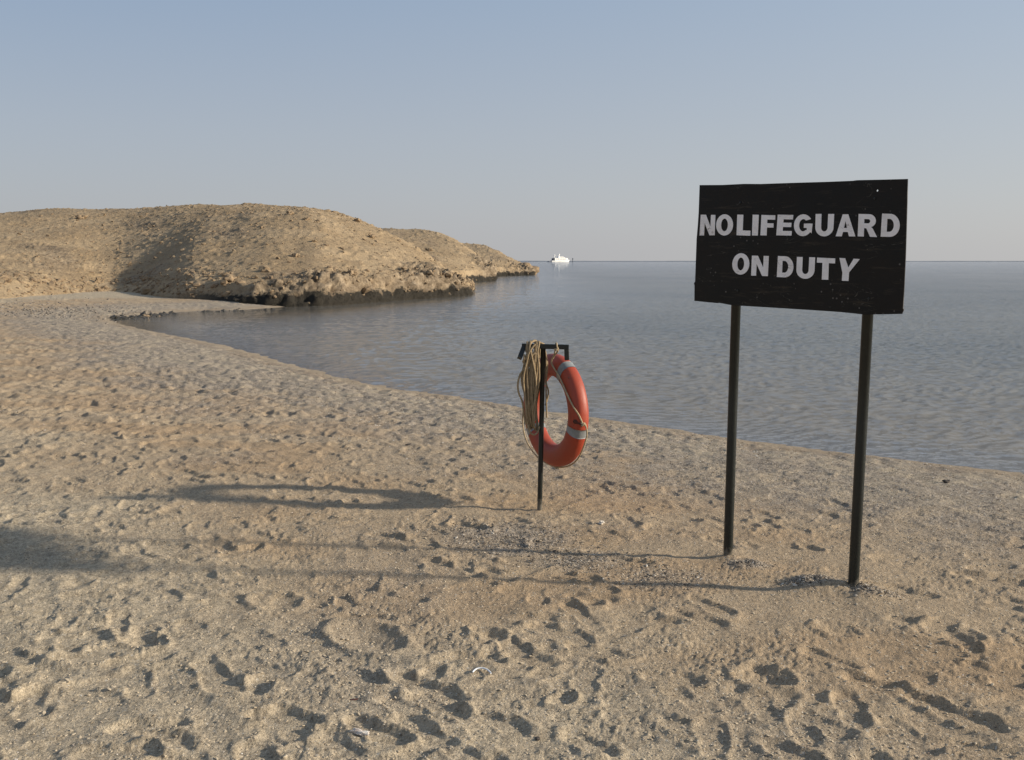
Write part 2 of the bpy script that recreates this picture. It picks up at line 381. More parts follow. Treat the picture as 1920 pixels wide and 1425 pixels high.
def detail(hm, n_per_m2, seed, hi):
    r = np.random.default_rng(seed); X, Y = hm.X, hm.Y; D = shore_sd(X[::8, ::8], Y[::8, ::8])
    x1, y1 = hm.x0+(hm.nx-1)*hm.c, hm.y0+(hm.ny-1)*hm.c
    hm.H += .016*perlin2(X*1.3, Y*1.3, 41)+.017*perlin2(X*2.9, Y*2.9, 42)
    # slump and lumps
    Dl = np.repeat(np.repeat(D, 8, 0), 8, 1)[:hm.ny, :hm.nx]
    calm = np.ones_like(hm.H); gg, oo, ss = fieldmasks(X[::4, ::4], Y[::4, ::4], Dl[::4, ::4])
    up = lambda a: np.repeat(np.repeat(a, 4, 0), 4, 1)[:hm.ny, :hm.nx]
    gg, ss = up(gg), up(ss)
    ch = .4+.6*sstep(-.15, .35, perlin2(X*1.4, Y*1.4, 52)); hm.H += (.0125*perlin2(X*6.3, Y*6.3, 43)+.0070*ch*perlin2(X*12.5, Y*12.5, 44)+.0035*ch*perlin2(X*22, Y*22, 54))*(1-.5*ss)
    churn = .25+.75*sstep(-.1, .35, perlin2(X*1.1, Y*1.1, 50)); pit = np.clip(perlin2(X*9.5, Y*9.5, 48)-.12, 0, 1); hm.H -= (.006*pit*churn*(1-.55*ss)*sstep(.3, 1.2, Dl)).astype(np.float32)
    pit = np.clip(perlin2(X*16, Y*16, 49)-.15, 0, 1); hm.H -= (.006*pit*churn*(1-.4*ss)*sstep(.3, 1.2, Dl)).astype(np.float32)
    hm.H += gg*.009*np.abs(perlin2(X*22, Y*22, 46))+(.35+.65*gg)*sstep(.6, 1.6, Dl)*.012*perlin2(X*5.5, Y*10, 47)
    n = int((x1-hm.x0)*(y1-hm.y0)*n_per_m2)
    px = r.uniform(hm.x0, x1, n); py = r.uniform(hm.y0, y1, n)
    dd = shore_sd(px, py); g, oc, sm = fieldmasks(px, py, dd)
    tt_ = np.sort(r.random(n))[::-1]; walk = 2.55                                     # along the shore
    for k in range(n):
        if dd[k] < .8 or r.random() < sm[k]*.85 or r.random() < g[k]*.35: continue
        t = tt_[k]
        if t < .34: kind, L, W, dp = 'shoe', r.uniform(.24, .30), r.uniform(.09, .115), r.uniform(.008, .014)
        elif t < .60: kind, L, W, dp = 'foot', r.uniform(.22, .29), r.uniform(.085, .115), r.uniform(.011, .021)
        else: kind, L, W, dp = 'dimple', r.uniform(.08, .20), r.uniform(.07, .14), r.uniform(.008, .020)
        ang = (walk+r.normal(0, .45)+(math.pi if r.random() < .5 else 0)) if r.random() < .62 else r.uniform(0, 6.28)
        f = (1.25 if kind == 'shoe' else .62)-.15*oc[k]-.3*g[k]
        stamp_print(hm, px[k], py[k], ang, L, W, dp*f, kind, r.random())
    if hi: hm.H += (1-.8*np.clip(hm.S, 0, 1))*.0050*ch*perlin2(X*34, Y*34, 45)*(.6+.8*gg)*(1-.3*ss)
    hm.H *= .62 if hi else 1.1
    # flat lee side near water
    hm.H *= sstep(-.1, .7, Dl)*.85+.15

HM1 = HMap(-7.5, 7.5, 1.6, 12.5, .01); detail(HM1, 42, 101, True)
HM2 = HMap(-30, 12, 1.0, 42, .03); detail(HM2, 24, 202, False)
# hand-placed things in the near sand: mounds heaped round the sign posts, wheel-like scuffs, clear shoe prints seen in the photo
for P, hgt, rad in ((POST_L, .018, .10), (POST_R, .032, .13), (POST_K, .008, .07), (on_z(1405, 1050), .022, .10), (on_z(1525, 1086), .028, .12), (on_z(1640, 1105), .02, .10)):
    q2 = (HM1.X-P[0])**2+(HM1.Y-P[1])**2; HM1.H += (hgt*np.exp(-q2/rad**2)).astype(np.float32)*(1+.5*perlin2(HM1.X*14, HM1.Y*14, 51))
def px_print(p0, p1, W, dp, kind='shoe', r=.3):
    A, B = on_z(*p0), on_z(*p1); c = (A+B)/2; d = B-A
    stamp_print(HM1, c[0], c[1], math.atan2(d[1], d[0]), float(np.linalg.norm(d)), W, dp, kind, r)
for a_ in (((745, 1255), (865, 1305), .11, .014), ((650, 1335), (765, 1385), .11, .012), ((770, 1290), (875, 1335), .10, .014),
           ((1060, 1360), (1150, 1405), .11, .016), ((950, 1215), (1040, 1235), .11, .014), ((1700, 1290), (1890, 1362), .13, .018),
           ((380, 1225), (430, 1290), .13, .012), ((1000, 1160), (1110, 1195), .12, .010)): px_print(*a_, r=.7)
for a_ in (((230, 1175), (300, 1205), .12, .035), ((640, 1165), (740, 1210), .20, .035), ((1040, 1290), (1065, 1305), .10, .03), ((1540, 1155), (1600, 1180), .14, .022),
           ((1090, 1110), (1125, 1128), .10, .025), ((1390, 1245), (1480, 1278), .17, .030), ((480, 1110), (550, 1130), .16, .03), ((890, 1170), (940, 1190), .10, .03),
           ((1750, 1155), (1830, 1195), .16, .03), ((1500, 1005), (1540, 1020), .07, .025), ((1390, 1005), (1425, 1012), .07, .02)): px_print(a_[0], a_[1], a_[2]*1.15, a_[3]*.68, kind='dimple')

def ground_z(x, y, d=None):
    x = np.asarray(x, float); y = np.asarray(y, float)
    if d is None: d = shore_sd(x, y)
    z = base_h(x, y, d)
    m1 = HM1.inside(x, y, .8); m2 = HM2.inside(x, y, 2.0)
    return z+m1*HM1.sample(x, y)+(1-m1)*m2*HM2.sample(x, y)*(d > -.1)
def gz(x, y): return float(ground_z(np.array([x]), np.array([y]))[0])

# polar sheet centred under the camera, finest in the direction of the beach, out past the horizon at the left
fa = np.radians(np.linspace(-33, 33, 960))
th = np.concatenate([np.radians(np.linspace(-180, -34, 60)), fa, np.radians(np.linspace(34, 178, 58))])
rr = np.concatenate([[.05, .6, 1.2, 1.8, 2.2], np.geomspace(2.5, 14, 455), np.geomspace(14.08, 45, 230), np.geomspace(46, 70, 18), [85, 110, 160, 260, 450, 800]])
R_, T_ = np.meshgrid(rr, th, indexing='ij'); gx = R_*np.sin(T_); gy = R_*np.cos(T_)
gd = shore_sd(gx, gy); gzv = ground_z(gx, gy, gd)
g_, o_, s_ = fieldmasks(gx, gy, gd)
fin = (gy > 0)*(1-sstep(7, 11, R_))*sstep(-.1, .4, gd)
ptc = .35+.65*sstep(-.2, .4, perlin2(gx*1.9, gy*1.9, 55))
smooth_ = 1-.85*np.clip(HM1.sample(gx, gy, HM1.S), 0, 1)*HM1.inside(gx, gy, .3)
gzv = gzv+fin*smooth_*(.0042*ptc*perlin2(gx*30, gy*30, 61)+.0044*ptc*perlin2(gx*60, gy*60, 56)+.0028*ptc*np.abs(perlin2(gx*105, gy*105, 57))+.0035*g_*np.abs(perlin2(gx*48, gy*48, 58)))
mid = (gy > 0)*sstep(7, 11, R_)*(1-sstep(30, 60, R_))*sstep(-.1, .5, gd); gzv = gzv+mid*(.020*perlin2(gx*5, gy*4, 59)+.015*perlin2(gx*11, gy*8, 60))
damp = (1-sstep(.05, .95, gd+.45*perlin2(gx*1.6, gy*1.6, 8)+.25*perlin2(gx*5, gy*5, 9)))*sstep(-1.0, -.1, gd)
sand = mesh_np('sand', np.stack([gx, gy, gzv], -1).reshape(-1, 3), grid_faces(len(rr), len(th), True), M_sand,
               attrs={'grit': g_, 'ochre': o_, 'damp': damp})
tag(sand, kind='structure')

# ------------------------------------------------------------------ sea
fa = np.radians(np.linspace(-30, 34, 700))
th = np.concatenate([np.radians([-88, -75, -60, -45, -36]), fa, np.radians([38, 46, 60, 75, 90, 110, 130])])
rr = np.concatenate([np.geomspace(8.0, 150, 480), np.geomspace(165, 15000, 70)])
R_, T_ = np.meshgrid(rr, th, indexing='ij'); wx_ = R_*np.sin(T_); wy_ = R_*np.cos(T_)
wd = shore_sd(wx_, wy_)
shelter = sstep(-9, 9, wx_+np.clip(40-wy_, -12, 40)*.25)*.92+.08            # the cove on the left lies calmer
shelter = shelter*sstep(0, 2.0, -wd)*.6+.4*shelter
def waves(x, y):
    ang = .15; ca, sa = math.cos(ang), math.sin(ang); u = x*ca+y*sa; v = -x*sa+y*ca
    u = u+.5*perlin2(x*.5, y*.5, 61); v = v+.25*perlin2(x*.7, y*.7, 62)
    h = .014*perlin2(u*.9, v*2.4, 63)+.016*perlin2(u*2.4+v*.5, v*5.4, 64)+.017*perlin2(u*5.0-v*1.2, v*10.5, 65)
    return h+.018*perlin2(u*.30, v*1.0, 66)
fade = 1-sstep(60, 150, R_)
wz = ZW+waves(wx_, wy_)*shelter*fade*1.0
wz = np.where(R_ > 8, wz, ZW)
depth = np.clip(-base_h(wx_, wy_, wd)+ZW, 0, 3)
calm = shelter
sea = mesh_np('water', np.stack([wx_, wy_, wz], -1).reshape(-1, 3), grid_faces(len(rr), len(th)), M_water, attrs={'depth': depth, 'calm': calm})
tag(sea, kind='structure')
# the bed of the sea farther out, under everything
mesh_bed = mesh_np('seabed', [[-15500, -900, -3.2], [15500, -900, -3.2], [15500, 15500, -3.2], [-15500, 15500, -3.2]], [[0, 1, 2, 3]], simple('seabed', (.10, .11, .09), (.14, .14, .11), .1, .95, 0), smooth=False)
tag(mesh_bed, kind='structure')

# ------------------------------------------------------------------ headlands (lofted from foot line to crest line)
def interp_cols(A, n):
    A = np.asarray(A, float); s = np.concatenate([[0], np.cumsum(np.linalg.norm(np.diff(A[:, :2], axis=0), axis=1)*.5+np.linalg.norm(np.diff(A[:, 3:5], axis=0), axis=1)*.5)])
    Q = np.vstack([2*A[0]-A[1], A, 2*A[-1]-A[-2]]); q = np.linspace(0, s[-1]*.99999, n); i = np.searchsorted(s, q, side='right')-1
    t = ((q-s[i])/(s[i+1]-s[i]))[:, None]; p0, p1, p2, p3 = Q[i], Q[i+1], Q[i+2], Q[i+3]
    return .5*((2*p1)+(-p0+p2)*t+(2*p0-5*p1+4*p2-p3)*t**2+(-p0+3*p1-3*p2+p3)*t**3)
def blocks(P, f, seed):
    Q = P*f; base = np.floor(Q).astype(np.int64); best = np.full(len(Q), 9.0); val = np.zeros(len(Q))
    for a in (-1, 0, 1):
        for b in (-1, 0, 1):
            for c in (-1, 0, 1):
                i = base+np.array([a, b, c]); h = _hash(i[:, 0], i[:, 1], i[:, 2], seed)
                o = np.stack([(h & 1023)/1023.0, ((h >> 10) & 1023)/1023.0, ((h >> 20) & 1023)/1023.0], -1)
                d = ((i+o-Q)**2).sum(1); k = d < best; best[k] = d[k]; val[k] = ((h[k] >> 5) & 255)/255.0
    return val-.5, np.sqrt(best)
def headland(name, cols, n, m, seed, scale=1.0):
    A = []
    for (fx, fy, fz, sx, sy, depth_, cliff) in cols:
        f = on_z(fx, fy, fz); s = on_y(sx, sy, depth_); A.append([*f, *s, cliff])
    A = interp_cols(A, n); F, S, Cl = A[:, :3], A[:, 3:6], np.clip(A[:, 6], 0, 1.5)
    t = np.concatenate([[-.02, 0, .004, .008], np.linspace(.012, .12, m//4), np.linspace(.125, 1.08, m-m//4), [1.15, 1.3, 1.6, 2.0]])
    Tt = t[None, :, None]; P = F[:, None]*(1-Tt)+S[:, None]*Tt
    tt = np.clip(t, 0, 1)[None, :]
    zf, zs = F[:, 2][:, None], S[:, 2][:, None]
    cl = Cl[:, None]*sstep(0, .035, tt)                      # low rock wall at the foot
    body = (1-(1-tt)**1.55)
    Z = zf+cl+(zs-zf-Cl[:, None])*body
    Z = Z-np.clip(t-1, 0, 9)[None, :]*3.0-np.clip(t-1.1, 0, 9)[None, :]*2
    Z = np.where(t[None, :] < 0, zf-1.2, Z); Z[:, 1] = F[:, 2]-.35
    P[..., 2] = Z
    # relief pushed along the surface normal
    du = np.gradient(P, axis=0); dv = np.gradient(P, axis=1); N = np.cross(du, dv); N /= np.linalg.norm(N, axis=-1)[..., None]+1e-9
    if N[..., 2].mean() < 0: N = -N
    x, y, z = (P[..., k]/scale for k in range(3))
    hrel = (Z-zf)
    crag = (1-sstep(.02, .17, np.clip(t, 0, 1)[None, :]+.26*perlin3(x*.13, y*.13, z*.13, seed+9)+.08*perlin3(x*.5, y*.5, z*.5, seed+10)))*sstep(.1, .5, Cl)[:, None]
    patch = sstep(.2, .5, perlin3(x*.22, y*.22, z*.5, seed+7))*.7
    crag2 = np.maximum(crag, patch)
    big = .55*perlin3(x*.16, y*.16, z*.16, seed)+.22*perlin3(x*.45, y*.45, z*.45, seed+1)
    r1 = 1-2*np.abs(perlin3(x*.8, y*.8, z*.9, seed+2)); r2 = 1-2*np.abs(perlin3(x*1.9, y*1.9, z*2.1, seed+3))
    fine = perlin3(x*4.2, y*4.2, z*4.2, seed+4); lump = np.clip(perlin3(x*2.6, y*2.6, z*2.6, seed+5)-.22, 0, 1)
    lump2 = np.clip(perlin3(x*1.1, y*1.1, z*1.1, seed+6)-.2, 0, 1)
    edge = sstep(0, .06, t)[None, :]*(1-sstep(.93, 1.0, t)[None, :]*.75)
    D = big*edge*np.where(t > .6, .4, .5)[None, :]+crag*(.12*r1+.12*r2+.10*fine)+patch*(.07*r1+.06*r2)*edge+(1-crag)*(.20*lump+.08*lump2+.022*fine)*edge
    k = (crag > .02).ravel(); PP = np.stack([x, y, z], -1).reshape(-1, 3)[k]
    v1, f1 = blocks(PP*np.array([1, 1, .7]), 2.1, seed); v2, f2 = blocks(PP*np.array([1, 1, .8]), 4.6, seed+1)
    Db = np.zeros(k.shape); Db[k] = (.32*v1-.16*f1+.17*v2-.10*f2+.10); D = D+(Db.reshape(D.shape))*crag
    P = P+N*(D*scale)[..., None]
    P[:, 0] = F-np.array([0, 0, 1.5])
    sea_ = np.broadcast_to(sstep(.15, .5, Cl)[:, None], Z.shape)
    V = P.reshape(-1, 3); o = mesh_np(name, V, grid_faces(len(F), len(t)), M_hill, attrs={'crag': np.clip(crag2, 0, 1), 'sea': sea_})
    tag(o, kind='structure'); return P

HL1 = headland('headland', [
    (-900, 640, .2, -700, 470, 130, 0), (-400, 590, .15, -300, 420, 110, 0), (-150, 570, .12, -120, 407, 98, 0), (0, 562, .1, 0, 403, 95, .06), (100, 557, .05, 110, 396, 92, .04), (190, 552, .0, 220, 393, 88, .05),
    (250, 552, .0, 290, 390, 84, .05), (300, 556, .0, 372, 387, 80, .1), (345, 560.5, -.04, 425, 385.5, 77, .3), (388, 564, -.1, 468, 385, 75, .4), (432, 567, -.14, 492, 385, 73, .5), (490, 570, -.18, 518, 385.5, 72, .6), (560, 573, -.26, 545, 386.5, 71, .75),
    (620, 573, ZW, 572, 388.5, 70, .85), (700, 567, ZW, 618, 397, 70, .85), (800, 560, ZW, 672, 415, 70, .8), (856, 556, ZW, 722, 442, 70, .65), (884, 552, ZW, 778, 485, 68, .5),
    (884, 548, ZW, 822, 520, 66, .4), (860, 541, ZW, 826, 524, 67, .4), (820, 534, ZW, 800, 520, 70, .4)], 1000, 230, 71)
HL2 = headland('headland', [
    (680, 536, ZW, 600, 434, 124, .7), (780, 533, ZW, 690, 431, 120, .7), (858, 530, ZW, 760, 431, 118, .8), (900, 528, ZW, 803, 435, 115, .8), (921, 526.5, ZW, 828, 443, 113, .7),
    (926, 524, ZW, 860, 464, 112, .6), (920, 520, ZW, 888, 488, 112, .5), (900, 517, ZW, 880, 490, 116, .4)], 260, 110, 81, 1.3)
HL3 = headland('headland', [
    (840, 521, ZW, 790, 462, 175, .8), (890, 520, ZW, 840, 457, 170, .9), (925, 518.5, ZW, 872, 457, 167, .9), (950, 517.5, ZW, 905, 461, 163, .9), (972, 517, ZW, 930, 472, 158, .8),
    (990, 516.5, ZW, 952, 485, 150, .7), (997, 516, ZW, 972, 495, 146, .45), (999, 514.5, ZW, 984, 504, 143, .3), (985, 512, ZW, 984, 501, 150, .5)], 260, 90, 91, 1.6)

# ------------------------------------------------------------------ rocks
def rock_mesh(seed, sub=2, flat=.6, rough=.35):
    t = (1+5**.5)/2
    V = [np.array(v, float) for v in ((-1,t,0),(1,t,0),(-1,-t,0),(1,-t,0),(0,-1,t),(0,1,t),(0,-1,-t),(0,1,-t),(t,0,-1),(t,0,1),(-t,0,-1),(-t,0,1))]
    F = [(0,11,5),(0,5,1),(0,1,7),(0,7,10),(0,10,11),(1,5,9),(5,11,4),(11,10,2),(10,7,6),(7,1,8),(3,9,4),(3,4,2),(3,2,6),(3,6,8),(3,8,9),(4,9,5),(2,4,11),(6,2,10),(8,6,7),(9,8,1)]
    for _ in range(sub):
        mid = {}; G = []
        def mp(a, b):
            k = (min(a, b), max(a, b))
            if k not in mid: mid[k] = len(V); V.append((V[a]+V[b])/2)
            return mid[k]
        for a, b, c in F:
            x, y, z = mp(a, b), mp(b, c), mp(c, a); G += [(a, x, z), (b, y, x), (c, z, y), (x, y, z)]
        F = G
    V = np.array(V); V /= np.linalg.norm(V, axis=1)[:, None]
    d = 1+rough*perlin3(V[:, 0]*1.3+seed*7.1, V[:, 1]*1.3, V[:, 2]*1.3, seed)*1.6+rough*.4*perlin3(V[:, 0]*3.5, V[:, 1]*3.5+seed, V[:, 2]*3.5, seed+1)
    V = V*d[:, None]; V = np.sign(V)*np.abs(V)**.85; V[:, 2] *= flat
    return V, np.array(F)
M_rock = simple('tan_rock', (.16, .115, .075), (.33, .245, .155), 3, .95, .01, spec=.15)
M_rockd = simple('dark_wet_rock', (.012, .012, .011), (.07, .06, .045), 5, .6, .01, spec=.4)
M_rockg = simple('grey_stone', (.15, .13, .11), (.30, .26, .21), 6, .95, .01, spec=.15)
rocks_lo = [rock_mesh(s, 0, .65, .45) for s in range(6)]; rocks_hi = [rock_mesh(20+s, 3, .62, .42) for s in range(6)]

def scatter(name, pts, sizes, mat, seed, protos=rocks_lo, flat=1.0, attrs=None):
    r = np.random.default_rng(seed); VV, FF, AA = [], [], []; b = 0
    for p, s in zip(pts, sizes):
        V, F = protos[r.integers(len(protos))]; a = r.uniform(0, 6.28); ca, sa = math.cos(a), math.sin(a)
        sc = np.array([1, r.uniform(.55, 1), flat*r.uniform(.6, 1)])*s; W = V*sc
        tl = r.normal(0, .3); W = np.stack([W[:, 0]*ca-W[:, 1]*sa, W[:, 0]*sa+W[:, 1]*ca, W[:, 2]+W[:, 0]*tl], -1)+p
        VV.append(W); FF.append(F+b); b += len(V); AA.append(np.full(len(V), r.random()))
    o = mesh_np(name, np.vstack(VV), np.vstack(FF), mat, smooth=False, attrs={'tone': np.concatenate(AA)})
    tag(o, kind='stuff'); return o
# loose stones over the slopes of the headland
def surf_pts(P, n, r, tmin, tmax, cmin=0, cmax=1):
    a, b = P.shape[:2]; i = (r.uniform(cmin, cmax, n)*(a-1)).astype(int); j = (r.uniform(tmin, tmax, n)**1.0*(b-6)).astype(int)+3
    return P[i, j]
r = np.random.default_rng(5)
p = np.vstack([surf_pts(HL1, 4200, r, .1, .95, .18, .93), surf_pts(HL2, 350, r, .05, .9), surf_pts(HL3, 200, r, .05, .9)])
tag(scatter('loose_rocks', p, r.uniform(.03, .085, len(p))*np.where(r.random(len(p)) < .1, 2.0, 1.0), M_rock, 6), label='small tan stones strewn over the slope of the headland')
p = np.vstack([surf_pts(HL1, 900, r, .0, .16, .42, .93), surf_pts(HL2, 100, r, 0, .2), surf_pts(HL3, 80, r, 0, .2)])
tag(scatter('shore_rocks', p, r.uniform(.04, .12, len(p))*np.where(r.random(len(p)) < .08, 2.2, 1), M_rock, 8), label='jagged rubble at the foot of the headland cliffs')
# stony strip at the foot of the slope (far left) and on the little beach
px_ = r.uniform(-60, 290, 700); py_ = 571+r.normal(0, 5.0, 700)+(px_ < 150)*2
p = np.array([on_z(a, b, .1) for a, b in zip(px_, py_)]); p[:, 2] = ground_z(p[:, 0], p[:, 1])
tag(scatter('stony_strip', p, r.uniform(.02, .075, len(p)), M_rockg, 9), label='grey stony strip below the sandy bank on the left')
px_ = np.concatenate([r.normal(270, 32, 230), r.normal(400, 14, 60), r.normal(470, 30, 90), r.uniform(215, 640, 110)]); px_ = np.clip(px_, 212, 640); py_ = np.interp(px_, [215, 246, 314, 384, 454, 501, 560, 600, 640], [595, 594, 587, 583, 581, 578.5, 577, 575, 573])+r.normal(.2, 1.5, len(px_))
p = np.array([on_z(a, b, ZW+.05) for a, b in zip(px_, py_)]); p[:, 2] = ground_z(p[:, 0], p[:, 1])+.01
tag(scatter('waterline_stones', p, r.uniform(.03, .17, len(p))*np.where(r.random(len(p)) < .5, 1, .5), M_rockd, 10, flat=.7), label='dark wet stones along the far edge of the cove')

def boulder(px, py, wpx, P=None, mat=M_rock, label='', group=None, k=0, flat=1.0, z=0.0, name='boulder', cat='rock', yscale=.8):
    if P is not None:              # nearest surface point of the headland on that line of sight
        d = ray(px, py); d = d/np.linalg.norm(d); Q = P.reshape(-1, 3)-np.array([0, 0, H_EYE]); s = Q@d
        e = np.linalg.norm(Q-s[:, None]*d, axis=1)/s; c = e+np.where(s < 10, 1, 0)
        ok = np.where(c < c.min()+.0015)[0]; i = ok[np.argmin(s[ok])]; pos = P.reshape(-1, 3)[i]
    else:
        pos = on_z(px, py, z); pos[2] = gz(pos[0], pos[1])
    size = wpx/F_PX*pos[1]*.5; V, F = rocks_hi[k % 6]; W = V*np.array([size, size*yscale, size*flat])
    a = k*1.3; W = np.stack([W[:, 0]*math.cos(a)-W[:, 1]*math.sin(a), W[:, 0]*math.sin(a)+W[:, 1]*math.cos(a), W[:, 2]], -1)
    o = mesh_np(name, W, F, mat, smooth=True); o.location = (float(pos[0]), float(pos[1]), float(pos[2]+size*.15*flat))
    tag(o, label, cat, group); return o
G1 = 'boulders on the headland slope'
for i, (x, y, wd_, lb) in enumerate([
    (150, 406, 18, 'brown boulder just under the skyline at the left of the main hill'),
    (543, 399, 16, 'dark craggy boulder near the top of the main hill'),
    (672, 413, 12, 'small dark boulder on the skyline where the main hill starts to drop'),
    (698, 441, 12, 'dark round boulder just below the right shoulder of the main hill'),
    (552, 477, 16, 'dark rough boulder halfway up the middle of the main hill'),
    (574, 409, 12, 'brown boulder right of the craggy one near the hilltop'),
    (592, 450, 11, 'tan boulder on the upper slope between hilltop and shoulder'),
    (500, 505, 18, 'brown boulder low on the slope above the cliff of the main hill'),
    (662, 511, 18, 'shadowed boulder above the sea cliff near the middle of the headland'),
    (183, 525, 9, 'small upright pointed rock standing alone on the sandy apron'),
    (276, 545, 22, 'brown outcrop boulder where the sandy slope meets the beach'),
    (430, 523, 26, 'large rugged boulder at the foot of the shaded gully'),
    (803, 467, 12, 'grey boulder on the slope of the second headland'),
    ]):
    boulder(x, y, wd_, HL2 if i == 12 else HL1, M_rock, lb, G1, i, 1.0 if i != 9 else 2.2)
boulder(381, 577, 14, None, M_rock, 'brown boulder sitting on the pale spit at the head of the cove', None, 3, .8, -.1)
boulder(272, 588, 16, None, M_rock, 'brown stone on the far waterline at the inner end of the cove', 'stones along the inner waterline', 1, .7, -.2)
boulder(238, 590, 12, None, M_rockd, 'dark low stone at the very end of the cove', 'stones along the inner waterline', 4, .7, -.2)
boulder(298, 587, 11, None, M_rock, 'tan stone right of the brown one on the inner waterline', 'stones along the inner waterline', 2, .7, -.2)
boulder(870, 551, 34, None, M_rockd, 'black wet rock at the tip of the nearest headland', 'black rocks in the water', 5, .75, ZW)
boulder(826, 557, 30, None, M_rockd, 'black wet ledge just left of the tip of the nearest headland', 'black rocks in the water', 0, .6, ZW)
o = boulder(978, 507, 40, None, M_rock, 'rounded brown rock at the end of the farthest headland', None, 2, .72, -.2); o.location = tuple(map(float, on_y(977, 507, 140)))
o = boulder(918, 526, 14, None, M_rockd, 'black rock at the foot of the second headland', 'black rocks in the water', 3, .5, ZW)
for o in col.objects:
    if o.get('group') == 'black rocks in the water': o.location.z = ZW+.05

# ------------------------------------------------------------------ grit, shells and pebbles on the beach
def beach_pts(n, r, ymax, power=1.0):
    P = []
    while len(P) < n:
        a = np.radians(r.uniform(-30, 30, n)); d = 2.7*(ymax/2.7)**(r.random(n)**power); x = d*np.sin(a); y = d*np.cos(a)
        dd = shore_sd(x, y); g, oc, sm = fieldmasks(x, y, dd); k = (dd > .1) & (r.random(n) < .18+.8*g)
        P += list(zip(x[k], y[k]))
    P = np.array(P[:n]); return np.column_stack([P, ground_z(P[:, 0], P[:, 1])])
def tone_mat(name, stops, rough=.8):
    M = NT(name, rough, spec=.3); M.color(M.ramp(M.attr('tone'), stops)); return M.m
octa = (np.array([(1,0,0),(0,1,0),(-1,0,0),(0,-1,0),(.1,.1,1),(-.1,0,-1)], float)*np.array([1, .8, .55]), np.array([(0,1,4),(1,2,4),(2,3,4),(3,0,4),(1,0,5),(2,1,5),(3,2,5),(0,3,5)]))
octb = (octa[0]*np.array([1.2, .6, .6])+np.array([.1, .05, 0]), octa[1]); shard = (octa[0]*np.array([1, 1, .28]), octa[1])
r = np.random.default_rng(9)
p = beach_pts(17000, r, 17); s = r.uniform(.002, .0058, len(p))*np.clip(p[:, 1]/5, .8, 2.2)
tag(scatter('gravel', p+[0, 0, .001], s, tone_mat('gravel', [(0, (.05, .042, .035)), (.45, (.15, .115, .085)), (.75, (.27, .21, .15)), (1, (.12, .08, .05))]), 1, [octa, octb]), label='fine dark gravel scattered over the sand')
p = beach_pts(9500, r, 13); s = r.uniform(.0018, .0055, len(p))*np.clip(p[:, 1]/5, .8, 2.2)
tag(scatter('shell_fragments', p+[0, 0, .002], s, tone_mat('shells', [(0, (.75, .72, .66)), (.5, (.60, .54, .45)), (.8, (.70, .62, .55)), (1, (.55, .36, .25))]), 2, [shard, octb]), label='pale broken shell scattered over the sand')
# clods of loose sand
def dense(px, py, rx, ry, n):
    c = on_z(px, py); q = r.normal(0, .55, (n, 2))*np.array([rx, ry])+c[:2]
    return np.column_stack([q, ground_z(q[:, 0], q[:, 1])])
p = np.vstack([dense(950, 1000, .45, .42, 1500), dense(1080, 1040, .28, .22, 700), dense(1405, 1050, .10, .05, 220), dense(1525, 1086, .13, .06, 420), dense(1640, 1103, .12, .06, 300), dense(1240, 1075, .35, .2, 500)])
tag(scatter('grit_patches', p+[0, 0, .002], r.uniform(.0022, .006, len(p))*np.where(r.random(len(p)) < .08, 1.9, 1), tone_mat('grit_mix', [(0, (.06, .05, .042)), (.45, (.16, .13, .10)), (.8, (.34, .28, .21)), (1, (.62, .56, .47))]), 4, rocks_lo, .8), label='patches of coarse gravel and broken shell heaped on the sand')
p = beach_pts(16000, r, 8); s = r.uniform(.0025, .0085, len(p))
tag(scatter('sand_clods', p, s, simple('sand_clod', (.38, .315, .23), (.50, .42, .31), 60, .95, 0, spec=.1), 3, rocks_lo, .8), label='small crumbs of clumped sand')

# ------------------------------------------------------------------ warning sign
sgn = (POST_R-POST_L); sgn[2] = 0; sdir = sgn/np.linalg.norm(sgn); snor = np.array([sdir[1], -sdir[0], 0.0])    # towards the viewer
if snor[1] > 0: snor = -snor
PR = .0255
M_post = NT('black_painted_steel', .38, spec=.5); f = M_post.noise(30, 5)
pz = M_post.n('ShaderNodeSeparateXYZ'); M_post.link(M_post.co.outputs['Object'], pz.inputs[0])
dust = M_post.ramp(M_post.math('ADD', M_post.math('MULTIPLY', pz.outputs[2], 3.0), M_post.math('MULTIPLY', M_post.noise(40, 4), .35)), [(.17, .55), (.28, 0.0)])
M_post.color(M_post.mix(dust, M_post.mix(M_post.ramp(f, [(.55, 0.0), (.8, .4)]), (.004, .007, .006), (.028, .032, .028)), (.22, .19, .15))); M_post.normal(M_post.bump(M_post.noise(120, 3), .0006)); M_post = M_post.m
sign_root = empty('sign', (POST_L+POST_R)/2, 0)
O = (POST_L+POST_R)/2; plane_pt = POST_L+snor*(PR+.002)
def on_sign(px, py, off=0.0):
    d = ray(px, py); o = np.array([0, 0, H_EYE]); q = plane_pt+snor*off
    t = np.dot(q-o, snor)/np.dot(d, snor); return o+d*t
def cpx(x, y): return 1280+x/4.3636, 320+y/4.3636          # coordinates measured in an enlarged view
def s2(pt): q = pt-plane_pt; return np.array([np.dot(q, sdir), q[2]])     # on the board: along, up
def w3(a, off): return plane_pt+sdir*a[0]+np.array([0, 0, a[1]])+snor*off
